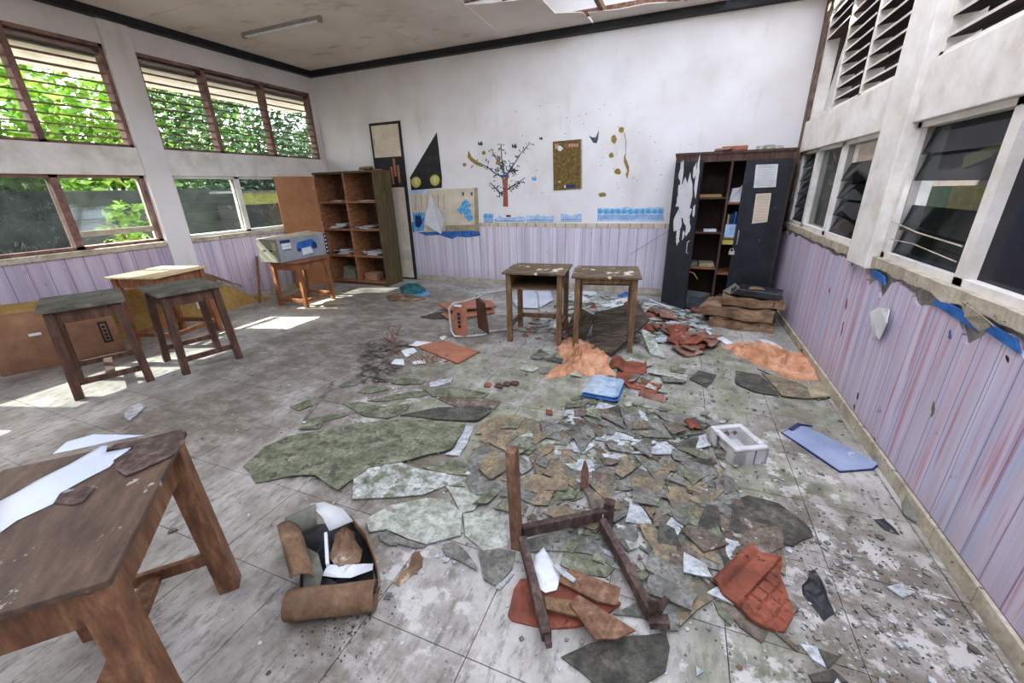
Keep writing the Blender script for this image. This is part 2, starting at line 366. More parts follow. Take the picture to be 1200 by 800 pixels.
def mk(name, mb, m, parent=None, smooth=False, bevel=0, kind=None, label=None, keep=False):
    """mesh object; vertices given in the parent's frame (or world), origin moved to its own foot"""
    me = bpy.data.meshes.new(name)
    V = mb.v
    if keep: c = Vector((0, 0, 0))
    else:
        xs, ys, zs = zip(*V); c = Vector(((min(xs)+max(xs))/2, (min(ys)+max(ys))/2, min(zs)))
    me.from_pydata([tuple(Vector(v)-c) for v in V], [], mb.f)
    ms = m if isinstance(m, (list, tuple)) else [m]
    for x in ms: me.materials.append(M[x] if isinstance(x, str) else x)
    if len(ms) > 1: me.polygons.foreach_set('material_index', mb.mi)
    bm = bmesh.new(); bm.from_mesh(me); bmesh.ops.recalc_face_normals(bm, faces=bm.faces); bm.to_mesh(me); bm.free()
    if smooth:
        me.polygons.foreach_set('use_smooth', [True]*len(me.polygons))
        try: me.set_sharp_from_angle(angle=math.radians(45))
        except Exception: pass
    o = bpy.data.objects.new(name, me); COL.objects.link(o); o.location = c
    if parent: o.parent = parent
    if bevel:
        b = o.modifiers.new('bevel', 'BEVEL'); b.width = bevel; b.segments = 2; b.limit_method = 'ANGLE'
    if kind: o['kind'] = kind
    if label: o['label'] = label
    return o


def thing(name, label, cat, loc=(0, 0, 0), rz=0, group=None):
    o = bpy.data.objects.new(name, None); COL.objects.link(o); o.location = loc; o.rotation_euler = (0, 0, rz)
    o.empty_display_size = .1
    return tag(o, label, cat, group)


def struct(name, mb, m, **k): return mk(name, mb, m, kind='structure', keep=True, **k)


def sempty(name, loc=(0, 0, 0)):
    o = bpy.data.objects.new(name, None); COL.objects.link(o); o.location = loc; o['kind'] = 'structure'; return o


def jag(a, b, n, amp, rnd=R):
    """ragged line from a to b"""
    a, b = Vector(a), Vector(b); d = b-a; return [a+d*(i/n) for i in range(n+1)], amp


# ================================================================ THE ROOM
# ---- floor: every tile its own piece
T = .415
fl = struct('floor', MB().box(XL-.15, XR+.15, YF-.1, YB+.15, -.12, -.006), 'grout')
far = MB(); cnt = 0
tile_mesh = None
i0 = math.floor((XL-.31)/T); i1 = math.ceil((XR-.31)/T)
j0 = math.floor((YF-.778)/T); j1 = math.ceil((YB-.778)/T)
for i in range(i0, i1):
    for j in range(j0, j1):
        x0, x1 = max(XL, .31+i*T)+.0018, min(XR, .31+(i+1)*T)-.0018
        y0, y1 = max(YF, .778+j*T)+.0018, min(YB, .778+(j+1)*T)-.0018
        if x1-x0 < .02 or y1-y0 < .02: continue
        dz = R.uniform(-.0012, .0008)
        b = MB().box(x0, x1, y0, y1, -.006, dz)
        if y1 > .55:
            if x1-x0 > .4 and y1-y0 > .4:
                if tile_mesh is None:
                    tile_mesh = mk('tile', MB().box(-.2057, .2057, -.2057, .2057, 0, .0062), 'floor', fl)
                    t = tile_mesh
                else:
                    t = tile_mesh.copy(); COL.objects.link(t)
                t.location = ((x0+x1)/2, (y0+y1)/2, -.0062+dz); t.parent = fl
            else: mk('tile', b, 'floor', fl)
        else: far.add(b.v, b.f)
mk('rear_tiles', far, 'floor', fl, kind='stuff')


# ---- walls
def wall_bays(name, x_in, x_out, y_ranges, sgn):
    pass


# left wall: solid base, top strip; pillars, beam and ledges are its parts
wl = struct('wall_left', MB().box(-6.1, XL-.012, YF, YB+.15, -.1, .95).box(-6.1, XL-.012, YF, YB+.15, 3.05, 3.7), 'wall')
for a, b in ((3.22, 3.50), (.40, .65), (YF, -1.2), (5.99, YB+.1)):
    mk('pillar', MB().box(-6.12, XL+(.035 if a > 0 and a < 5 else .0), a, b, 0, 3.28), 'wall', wl, bevel=.006)
for a, b in ((3.50, 5.99), (.65, 3.22), (YF, .40)):
    mk('beam', MB().box(-6.12, XL+.02, a, b, 1.745, 2.04), 'white_paint', wl, bevel=.006)
    mk('ledge', MB().box(-6.14, XL+.03, a, b, .925, .985), 'mortar', wl, bevel=.006)
mk('wallpaper', MB().box(XL-.012, XL, YF, YB, .085, .925), 'wp_left', wl)
# right wall
wr = struct('wall_right', MB().box(XR+.014, XR+.17, YF, YB+.15, -.1, .99).box(XR+.014, XR+.17, YF, YB+.15, 3.12, 3.7), 'concrete')
mk('pillar', MB().box(XR-.045, XR+.17, 3.27, 3.61, .95, 3.28), 'white_paint', wr, bevel=.008)
for a, b in ((.42, .68), (YF, -1.2)): mk('pillar', MB().box(XR-.045, XR+.17, a, b, .95, 3.28), 'white_paint', wr, bevel=.008)
mk('pillar', MB().box(XR-.0, XR+.17, 5.88, YB+.1, .95, 3.28), 'brickish', wr, label='crumbling pillar with bare masonry showing')
for a, b in ((3.61, 5.88), (.68, 3.27), (YF, .42)):
    mk('beam', MB().box(XR-.012, XR+.17, a, b, 1.785, 2.09), 'white_paint', wr, bevel=.006)
    # ragged mortar ledge under the windows
    n = int((b-a)/.05); top = []
    mb = MB(); n = int((b-a)/.02); vs = []
    for i in range(n+1):
        y = a+(b-a)*i/n; pr = .010+.022*max(0, noise.noise(Vector((y*5, 3, 0)))+.2)+.006*noise.noise(Vector((y*30, 1, 0))); dn_ = .972-.03*max(0, noise.noise(Vector((y*6, 9, 0)))+.1)+.006*noise.noise(Vector((y*40, 7, 0)))
        vs += [(XR-pr, y, 1.03), (XR-pr*.8, y, dn_), (XR+.16, y, dn_), (XR+.16, y, 1.03)]
    fs = [(4*i+k, 4*i+(k+1) % 4, 4*i+4+(k+1) % 4, 4*i+4+k) for i in range(n) for k in range(4)]+[(0, 1, 2, 3), (4*n+3, 4*n+2, 4*n+1, 4*n)]
    mb.add(vs, fs)
    mk('ledge', mb, 'mortar', wr)
# torn wallpaper sheet: outline in the wall plane
def paper_outline(y0, y1, base, amp, step=.04, seed=3, dips=()):
    rg = random.Random(seed); pts = []; y = y0
    while y <= y1+1e-6:
        z = base - amp*abs(noise.noise(Vector((y*3.1, seed, 0))))*1.6 - rg.uniform(0, amp*.35)
        for c, w, d in dips:
            if abs(y-c) < w: z -= d*(1-abs(y-c)/w)
        pts.append((y, z)); y += step
    return pts
# wallpaper built as a strip of quads (each column reaches its own torn height)
def paper_strip(pts, fixed, along, z0, th, inward):
    mb = MB(); n = len(pts)
    vs = []
    for s, z in pts:
        for zz in (z0, z):
            for q in (fixed, fixed+inward*th):
                vs.append((s, q, zz) if along == 0 else (q, s, zz))
    fs = []
    for i in range(n-1):
        a = i*4; b = a+4
        fs += [(a, b, b+2, a+2), (a+1, a+3, b+3, b+1), (a+2, b+2, b+3, a+3), (a, a+1, b+1, b)]
    fs += [(0, 2, 3, 1), (4*(n-1), 4*(n-1)+1, 4*(n-1)+3, 4*(n-1)+2)]
    return mb.add(vs, fs)
dips = [(3.25, .10, .12), (3.05, .09, .10), (2.62, .16, .07), (2.2, .12, .12), (3.62, .06, .05), (1.85, .12, .08)]
pts = paper_outline(YF, YB, .955, .045, .03, 5, dips)
mk('wallpaper', paper_strip(pts, XR+.014, 1, .085, .016, -1), 'wp_right', wr, label='lilac plank-striped wallpaper torn along its top edge')
# blue under-layer peeking out
for ya, yb_, za, zb in ((3.02, 3.24, .90, .955), (2.15, 2.5, .905, .96), (1.9, 2.1, .9, .95)):
    mk('blue_paper_remnant', MB().prism([(XR-.002, ya, za), (XR-.002, yb_, za+.02), (XR-.002, yb_-.03, zb), (XR-.002, ya+.04, zb-.01)], .01, (-1, 0, 0)), 'blue', wr)
# peeled flaps
def flap(P, m, lab):
    mk('peeled_flap', MB().prism(P, .004, (-1, 0, .2)), m, wr, label=lab)
f0 = [W(1030, 360, 0, XR-.004), W(1043, 362, 0, XR-.02), W(1040, 378, 0, XR-.05), W(1031, 398, 0, XR-.03), W(1022, 385, 0, XR-.01), W(1020, 366, 0, XR-.004)]
flap(f0, 'paper', 'white curled flap of torn wallpaper')
f0 = [W(1128, 352, 0, XR-.004), W(1152, 370, 0, XR-.05), W(1166, 382, 0, XR-.04), W(1148, 388, 0, XR-.01), W(1130, 372, 0, XR-.004)]
flap(f0, 'mortar', 'curled grey flap of wallpaper')
# drip and scrape marks that lie on the wallpaper
for k_, (px, py, L, m) in enumerate(((992, 356, .10, 'red'), (987, 385, .12, 'red'), (972, 340, .05, 'red'), (1113, 392, .05, 'blue'), (1005, 464, .05, 'black_card'), (1093, 480, .08, 'grey_card'), (1001, 477, .04, 'black_card'), (1025, 515, .03, 'red'), (1180, 420, .03, 'black_card'))):
    c = W(px, py, 0, XR-.003); pr = random.Random(k_)
    P = []
    for i in range(9):
        a = i/9*2*math.pi; r_ = .012*pr.uniform(.5, 1.3)
        P.append((XR-.0022, c.y+math.cos(a)*r_+.01*math.sin(a*1.0), c.z+math.sin(a)*L/2*pr.uniform(.6, 1.1)))
    mk('wall_stain', MB().prism(P, .0012, (-1, 0, 0)), m, wr)
# back wall
wb = struct('wall_back', MB().box(-6.1, XR+.17, YB+.012, YB+.2, -.1, 4.6), 'wall')
mk('wall_upper', MB().box(XL, XR, YB, YB+.012, .935, 3.30), 'wall', wb)
mk('wallpaper', MB().box(XL, XR, YB-.0, YB+.012, .085, .935), 'wp_back', wb)
mk('beige_border', MB().box(-3.9, XR, YB-.006, YB, .925, .985), 'beige_strip', wb)
x = -3.9
while x < -.1:
    mk('border_joint', MB().box(x, x+.008, YB-.0075, YB-.006, .925, .985), 'wood_pale', wb); x += .155
wf = struct('wall_front', MB().box(-6.1, XR+.17, YF-.15, YF, -.1, 3.7), 'wall')
# skirting tiles
k = YF
def skirt(wall, fixed, along, a0, a1, inward, m='mortar'):
    s = a0; first = None
    while s < a1:
        e = min(s+.3, a1)
        if along == 1: b = MB().box(min(fixed, fixed+inward*.018), max(fixed, fixed+inward*.018), s+.002, e-.002, 0, .082+R.uniform(-.002, .002))
        else: b = MB().box(s+.002, e-.002, min(fixed, fixed+inward*.018), max(fixed, fixed+inward*.018), 0, .082+R.uniform(-.002, .002))
        mk('skirting_tile', b, m, wall, bevel=.003); s = e
skirt(wr, XR, 1, .717, YB, -1); skirt(wb, YB, 0, XL+.02, XR-.02, -1); skirt(wl, XL, 1, .9, YB-.02, 1)

# ---- windows
def louver_slat(mb_len, th=.012, dep=.095):
    return MB().box(-dep/2, dep/2, -mb_len/2, mb_len/2, -th/2, th/2)


def upper_window(n, x, y0, y1, mulls, z0, z1, ns, sgn, mats, tilt, skip=None, openpane=None):
    w = sempty('window_%d' % n, (x, (y0+y1)/2, z0)); o = Vector(w.location)
    fr, slm = mats; t = .05
    g = MB().box(x-.05, x+.06, y0, y0+t*.8, z0, z1).box(x-.05, x+.06, y1-t*.8, y1, z0, z1).box(x-.05, x+.06, y0, y1, z1-.035, z1).box(x-.05, x+.06, y0, y1, z0-.005, z0+.03)
    mk('window_frame', g.shift(-o), fr, w)
    for m_ in mulls: mk('mullion', MB().box(x-.05, x+.06, m_-.028, m_+.028, z0, z1).shift(-o), fr, w)
    ed = [y0+t*.8]+[q for m_ in mulls for q in (m_-.028, m_+.028)]+[y1-t*.8]
    for p in range(0, len(ed), 2):
        a, b = ed[p], ed[p+1]; L = b-a; base = None
        for k_ in range(ns):
            z = z0+.05+(z1-z0-.1)*(k_+.5)/ns
            if openpane == p//2 and k_ < ns-3: continue
            if base is None:
                mb = MB().box(-.055, .055, -L/2, L/2, -.005, .005, 0)
                if sgn > 0: mb.box(-.0575, -.055, -L/2, L/2, -.007, .007, 1)  # right slats: white lip painted as their lit front edge
                else: mb.box(.055, .0575, -L/2, L/2, -.007, .007, 1)
                base = mk('slat', mb, slm, w, keep=True); s = base
            else: s = base.copy(); COL.objects.link(s)
            s.parent = w; s.location = Vector((x, (a+b)/2, z))-o; s.rotation_euler = (R.uniform(-.006, .006), tilt+R.uniform(-.03, .03), 0)
        if openpane == p//2:   # the loose slats have slid down into a leaning bundle
            for k_ in range(6):
                q = MB().bar(Vector((x-.02, ed[p]+.02+.012*k_, z0+.80-.04*k_))-o, Vector((x-.02, ed[p]+.10+.055*k_, z0+.03))-o, .006, .022, (1, 0, 0), mi=0)
                mk('slat', q, 'white_paint', w)
    return w


upper_window(1, -6.03, 3.50, 5.99, (4.26, 5.11), 2.04, 3.05, 10, -1, ('pink_paint', ('brown_slat', 'pink_paint')), .12)
upper_window(2, -6.03, .65, 3.22, (1.55, 2.45), 2.04, 3.05, 10, -1, ('pink_paint', ('brown_slat', 'pink_paint')), .12)
upper_window(3, XR+.07, 3.61, 5.88, (4.42, 5.12), 2.09, 3.12, 10, 1, ('white_paint', ('maroon', 'white_paint')), -.1, openpane=2)
upper_window(4, XR+.07, .68, 3.27, (1.55, 2.4), 2.09, 3.12, 10, 1, ('white_paint', ('maroon', 'white_paint')), -.1)


def lower_window(n, x, y0, y1, mulls, z0, z1, kinds, sgn, fm):
    w = sempty('window_%d' % n, (x, (y0+y1)/2, z0)); o = Vector(w.location)
    g = MB().box(x-.05, x+.05, y0, y0+.045, z0, z1).box(x-.05, x+.05, y1-.045, y1, z0, z1).box(x-.05, x+.05, y0, y1, z1-.03, z1).box(x-.05, x+.05, y0, y1, z0, z0+.035)
    mk('window_frame', g.shift(-o), fm, w)
    for m_ in mulls: mk('mullion', MB().box(x-.05, x+.05, m_-.035, m_+.035, z0, z1).shift(-o), fm, w)
    ed = [y0+.045]+[q for m_ in mulls for q in (m_-.035, m_+.035)]+[y1-.045]
    for p in range(0, len(ed), 2):
        a, b = ed[p], ed[p+1]; kd = kinds[p//2]
        if kd[0] == 'fixed':
            mk('pane', MB().box(x-.004, x+.004, a, b, z0+.035, z1-.03).shift(-o), kd[1], w)
        elif kd[0] == 'louver':
            for z in (z0, z1):
                pass
            mk('louver_rail', MB().box(x-.02, x+.02, a, a+.012, z0+.035, z1-.03).box(x-.02, x+.02, b-.012, b, z0+.035, z1-.03).shift(-o), 'tube_light', w)
            nb = 5; H = (z1-z0-.065)/nb
            for k_ in range(nb):
                if k_ in kd[2]: continue
                bl = mk('glass_blade', MB().box(-.003, .003, a+.012-(a+b)/2, b-.012-(a+b)/2, -H*.53, H*.53), kd[1], w, keep=True)
                bl.location = Vector((x, (a+b)/2, z0+.035+H*(k_+.5)))-o; bl.rotation_euler = (0, sgn*kd[3], 0)
    return w


w5 = lower_window(5, -6.03, 3.50, 5.99, (4.37, 5.2), .985, 1.745, [('louver', 'glass', (), .28), ('fixed', 'glass_dusty'), ('fixed', 'glass_dusty')], -1, 'white_paint')
w6 = lower_window(6, -6.03, .65, 3.22, (1.55, 2.42), .985, 1.745, [('fixed', 'glass_dusty'), ('fixed', 'glass_dusty'), ('louver', 'glass', (0, 4), .25)], -1, 'pink_paint')
mk('wooden_bar', MB().box(.02, .05, .49, 1.22, .13, .19), 'mortar', w6)
w7 = lower_window(7, XR+.07, 3.61, 5.88, (4.5, 5.27), 1.03, 1.785, [('louver', 'glass_dark', (4,), .35), ('fixed', 'glass_dusty'), ('louver', 'glass_dark', (), .45)], 1, 'white_paint')
w8 = lower_window(8, XR+.07, .68, 3.27, (1.6, 2.44), 1.03, 1.785, [('fixed', 'glass_black'), ('fixed', 'glass_black'), ('louver', 'glass_dark', (2,), .2)], 1, 'white_paint')
mk('wire', MB().tube([(-.06, 1.25, .22), (-.07, .9, .19), (-.06, .5, .17)], .004, 6).tube([(-.06, 1.2, .12), (-.07, .9, .13), (-.06, .5, .1)], .003, 6), 'mortar', w8)

# ---- black cove battens (trim)
for n_, b in enumerate((MB().box(XL, XR, YB-.09, YB, 3.28, 3.36), MB().box(XL, XL+.09, YF, YB-.09, 3.28, 3.36), MB().box(XR-.09, XR, YF, YB-.09, 3.28, 3.36))):
    struct('trim_%d' % (n_+1), b, 'black_paint')

# ---- ceiling: boards nailed up, a huge hole where they fell
def clip(poly, a, b, c):        # keep a*x+b*y<=c
    out = []
    for i, p in enumerate(poly):
        q = poly[(i+1) % len(poly)]; dp, dq = a*p[0]+b*p[1]-c, a*q[0]+b*q[1]-c
        if dp <= 0: out.append(p)
        if dp*dq < 0:
            t = dp/(dp-dq); out.append((p[0]+(q[0]-p[0])*t, p[1]+(q[1]-p[1])*t))
    return out


ce = sempty('ceiling', (0, 0, ZC))
def rect(a, b, c, d): return [(a, c), (b, c), (b, d), (a, d)]
def cpanel(poly, sag=0):
    if len(poly) < 3: return
    cx = sum(p[0] for p in poly)/len(poly)
    mk('ceiling_board', MB().prism([(x, y, -sag*abs(x-cx)) for x, y in poly], .008), 'ceil', ce)
xs = [XL, -4.75, -3.55, -2.42]
ys = [YF, -.2, 1.1, 2.4, 3.6, 4.85, YB]
for i in range(3):
    for j in range(6):
        cpanel(rect(xs[i]+.003, xs[i+1]-.003, ys[j]+.003, ys[j+1]-.003))
# torn edge boards beside the hole (edges follow the breaks)
cpanel([(-2.415, 4.86), (-1.62, 5.05), (-1.60, 5.50), (-1.3, 5.62), (-1.25, YB), (-2.415, YB)])
cpanel([(-2.415, 4.2), (-2.3, 4.5), (-2.415, 4.84)])
cpanel([(-1.245, 5.66), (-.9, 5.72), (-.6, 5.7), (-.2, 5.82), (.1, 5.80), (.22, 5.95), (.23, YB), (-1.245, YB)])
cpanel([(-2.36, 3.2), (-1.75, 3.6), (-1.2, 4.4), (-.95, 5.1), (-.9, 5.69), (-1.24, 5.62), (-1.58, 5.45), (-1.61, 4.98), (-2.2, 4.3)]) if 0 else None
cpanel([(.24, 5.98), (.6, 5.94), (XR, 5.9), (XR, YB), (.24, YB)])
# joists and roof above: rafters, battens, roof tiles laid to stop the sun
rf = sempty('roof', (0, 0, 0))
rx, rz_ = -2.4, 5.5
def roofz(x, off=0): return rz_-abs(x-rx)*.52+off
for j in range(9):
    y = -1.4+j*.95
    mk('rafter', MB().bar((rx, y, roofz(rx)-.06), (2.0, y, roofz(2.0)-.06), .05, .11).bar((rx, y, roofz(rx)-.06), (-7.15, y, roofz(-7.15)-.06), .05, .11), 'wood_brown_dusty', rf)
for x_, s_ in ((-2.0, 1), (-1.1, 1), (-.2, 1), (.7, 1)):
    mk('ceiling_joist', MB().box(x_-.025, x_+.025, 4.9, YB+.0, ZC+.01, ZC+.08), 'wood_brown_dusty', rf)
for y_ in (2.4, 3.6, 4.82, 5.78):
    mk('ceiling_joist', MB().box(XL, (XR if y_ > 5 else -2.2), y_-.025, y_+.025, ZC+.01, ZC+.07), 'wood_brown_dusty', rf)
for i in range(16):
    x = -2.3+i*.29
    if x < 2.0: mk('batten', MB().box(x-.015, x+.015, YF, YB+.3, roofz(x), roofz(x)+.03), 'wood_brown_dusty', rf)
# unseen left slope, covered to keep direct sun out of the room
mk('roof_sun_cover', MB().add([(rx, YF-.5, roofz(rx)+.04), (rx, YB+.6, roofz(rx)+.04), (-7.15, YB+.6, roofz(-7.15)+.04), (-7.15, YF-.5, roofz(-7.15)+.04), (rx, YF-.5, roofz(rx)+.07), (rx, YB+.6, roofz(rx)+.07), (-7.15, YB+.6, roofz(-7.15)+.07), (-7.15, YF-.5, roofz(-7.15)+.07)], [(0, 1, 2, 3), (7, 6, 5, 4), (0, 4, 5, 1), (1, 5, 6, 2), (2, 6, 7, 3), (3, 7, 4, 0)]), 'terra_old', rf)
rt_ = None
for i in range(15):
    for j in range(32):
        x = -2.25+i*.29; y = YF+.1+j*.25
        if x > 2.0: continue
        keep = i < 5 or (y > 5.0 and i < 7 and R.random() < .4)  # unseen rows past the ridge, kept to hold sun off the right wall
        if not keep or (i > 3 and R.random() < .12): continue
        if rt_ is None:
            g = MB()
            for a in range(6):
                u0, u1 = a/6, (a+1)/6; h0, h1 = .03*math.sin(u0*math.pi), .03*math.sin(u1*math.pi)
                g.add([(-.16, u0*.26-.13, h0), (.16, u0*.26-.13, h0), (.16, u1*.26-.13, h1), (-.16, u1*.26-.13, h1),
                       (-.16, u0*.26-.13, h0+.012), (.16, u0*.26-.13, h0+.012), (.16, u1*.26-.13, h1+.012), (-.16, u1*.26-.13, h1+.012)],
                      [(3, 2, 1, 0), (4, 5, 6, 7), (0, 1, 5, 4), (2, 3, 7, 6), (1, 2, 6, 5), (3, 0, 4, 7)])
            rt_ = mk('roof_tile', g, 'terra_old', rf, keep=True); t = rt_
        else: t = rt_.copy(); COL.objects.link(t)
        t.location = (x, y, roofz(x)+.035); t.rotation_euler = (0, math.atan(.52), R.uniform(-.03, .03))
# soffit under the left eave
mk('soffit', MB().box(-7.1, -6.12, YF-.5, YB+.6, 2.94, 2.96), 'white_paint', rf)
mk('eave_board', MB().box(-6.16, -6.12, YF-.5, YB+.6, 2.955, 3.2), 'white_paint', rf)
# fluorescent batten on the ceiling
p0, p1 = W(285, 42, 2, ZC-.03), W(376, 22, 2, ZC-.03)
tl = thing('tube_light', 'grey unlit fluorescent tube batten fixed to the stained ceiling', 'lamp', (p0+p1)/2)
c_ = (p0+p1)/2; d_ = (p1-p0)
mk('batten_body', MB().bar(p0-c_+Vector((0, 0, .015)), p1-c_+Vector((0, 0, .015)), .04, .03), 'tube_light', tl)
mk('tube', MB().tube([p0-c_+d_*.03+Vector((0, 0, -.012)), p1-c_-d_*.03+Vector((0, 0, -.012))], .013, 10), 'white', tl, smooth=True)
for s_ in (p0, p1): mk('tube_socket', MB().box(-.02, .02, -.02, .02, -.03, .03).shift(s_-c_+(d_*.015 if s_ is p0 else -d_*.015)), 'tube_light', tl)

# ================================================================ OUTSIDE
struct('ground', MB().box(-30, 30, -20, 30, -.5, -.13), 'earth')
gw = struct('garden_wall', MB().box(-8.7, -8.5, -3, 6.2, -.13, 1.62), 'mossy')
struct('neighbour_wall', MB().box(-8.9, -8.7, 6.2, 12, -.13, 1.50), 'darkwall')
sh = thing('dark_block', 'dark shed with a dull yellow fascia board added to darken the lower left panes', 'block', (-8.0, 6.75, -.13))
mk('block_body', MB().box(-.3, .3, -1.2, 1.6, 0, 1.45), 'darkwall', sh); mk('fascia', MB().box(.3, .34, -1.2, 1.6, 1.45-.0, 1.66), 'yellow', sh); mk('block_top', MB().box(-.35, .36, -1.25, 1.65, 1.66, 1.7), 'concrete', sh)  # added dark mass, enlarged to darken the view in the lower panes


def shrub(name, lab, x, y, z0, h, rad, n, mat_, ls, seed, stems=4):
    rg = random.Random(seed); o = thing(name, lab, 'plant', (x, y, -.13))
    g = MB()
    for i in range(stems):
        a = rg.uniform(0, 6.28); r_ = rad*.5
        g.tube([(0+.05*math.cos(a), .05*math.sin(a), 0), (r_*.4*math.cos(a), r_*.4*math.sin(a), h*.45), (r_*math.cos(a), r_*math.sin(a), h*.85)], [.03, .02, .008], 6)
    mk('stem', g, 'bark', o)
    f = MB()
    for i in range(n):
        a = rg.uniform(0, 6.28); rr_ = rad*math.sqrt(rg.random()); z = z0+(h-z0)*rg.random()
        c = Vector((rr_*math.cos(a), rr_*math.sin(a), z)); d = Vector((rg.gauss(0, 1), rg.gauss(0, 1), rg.gauss(0, .6))).normalized()
        s = d.cross(Vector((rg.gauss(0, 1), rg.gauss(0, 1), rg.gauss(0, 1)))).normalized(); L = ls*rg.uniform(.6, 1.3)
        nrm = d.cross(s)*L*.12
        f.add([c, c+d*L*.45+s*L*.26+nrm, c+d*L, c+d*L*.45-s*L*.26+nrm], [(0, 1, 2), (0, 2, 3)])
    mk('foliage', f, mat_, o, kind='stuff')
    return o


shrub('garden_bush', 'tall leafy bush far left beyond the first louver bay', -10.3, .55, .6, 3.5, .75, 1300, 'leaf', .26, 6)
shrub('banana_shrub', 'bright yellow-green broad-leaved bush behind the nearest left window', -10.3, 2.90, .6, 3.7, .85, 1700, 'leaf', .30, 1)
shrub('garden_bush', 'bright green bush filling the left of the upper louvers', -10.4, 5.0, .6, 3.6, .9, 1700, 'leaf', .24, 2)
shrub('leafy_tree', 'darker small-leaved tree seen through the middle louvers', -10.5, 7.15, .6, 4.5, 1.05, 3600, 'leaf_dark', .15, 3)
shrub('slender_tree', 'small tree with hanging dark leaves near the room corner', -10.6, 9.6, .6, 3.9, 1.1, 2200, 'leaf_dark', .18, 4)
shrub('garden_bush', 'low green bush beside the garden wall below the window', -7.7, 3.75, .3, 1.55, .28, 260, 'leaf', .16, 5)
shrub('hedge_tree', 'mid green tree standing behind the leafy tree', -13.5, 8.6, .4, 4.6, 1.7, 2600, 'leaf', .3, 11)
shrub('hedge_tree', 'mid green tree standing behind the banana shrub', -13.5, 4.4, .4, 5.0, 1.7, 2600, 'leaf', .32, 12)
shrub('hedge_tree', 'mid green tree standing behind the slender tree', -13.8, 12.6, .4, 3.9, 1.6, 2000, 'leaf_dark', .3, 13)
struct('distant_house', MB().box(-18, -17, 2, 24, -.13, 3.0), 'wall')

# right side: part-roofed corridor and neighbouring room
struct('corridor_floor', MB().box(XR+.17, 3.6, YF, 9, -.12, 0.0), 'grout')
struct('corridor_wall', MB().box(3.5, 3.6, YF, 9, 0, 3.6).box(XR+.2, 3.6, 8.9, 9, 0, 3.6), 'darkwall')
struct('corridor_ceiling', MB().box(1.4, 3.9, 1.2, 9.2, 3.5, 3.56), 'darkwall')  # unseen near end left open to bring daylight to the right windows
struct('corridor_board', MB().box(3.44, 3.5, 2.2, 4.4, 2.2, 3.3), 'tanwall')
gb = thing('painted_locker', 'green and yellow painted locker behind the right window', 'cabinet', (2.1, 4.3, 0))
mk('green_panel', MB().box(-.2, .2, 0, .32, 0, 1.42), 'green_box', gb); mk('yellow_panel', MB().box(-.2, .2, -.42, 0, 0, 1.42), 'yellow_box', gb)
mk('brown_panel', MB().box(-.2, .2, .32, .55, 0, 1.40), 'laminate_red', gb)
yb2 = thing('yellow_beam', 'bent yellow strip hanging in the dark room beyond the right window', 'board', (2.8, 5.9, 1.72))
mk('strip', MB().bar((0, .35, -.1), (0, -.1, .0), .05, .12).bar((0, -.1, .0), (0, -.4, .14), .05, .07), 'yellow_box', yb2)
bn_ = thing('blue_reflection', 'blue banner standing in for a reflection in the rightmost pane', 'stripe', (3.44, 5.0, 1.05))
mk('reflection_strip', MB().box(0, .05, -1.2, 1.6, 0, .2), 'blue', bn_)  # added blue strip in place of a reflection in the glass
cu = thing('curtain', 'dark green pleated curtain behind the middle right window', 'curtain', (XR+.26, 4.88, 1.0))
g = MB(); nn = 40
for i in range(nn):
    y0_, y1_ = -.33+.66*i/nn, -.33+.66*(i+1)/nn
    xa, xb = .02*math.sin(i*1.25), .02*math.sin((i+1)*1.25)
    g.add([(xa, y0_, 0), (xb, y1_, 0), (xb, y1_, .62), (xa, y0_, .62)], [(0, 1, 2, 3)])
oc = mk('curtain_cloth', g, 'curtain', cu)
oc.modifiers.new('solid', 'SOLIDIFY').thickness = .003
mk('curtain_rod', MB().tube([(0, -.36, .63), (0, .36, .63)], .008, 8), 'metal', cu)

# ================================================================ DESKS AND TABLES
def rotz(a): return Matrix.Rotation(a, 4, 'Z')


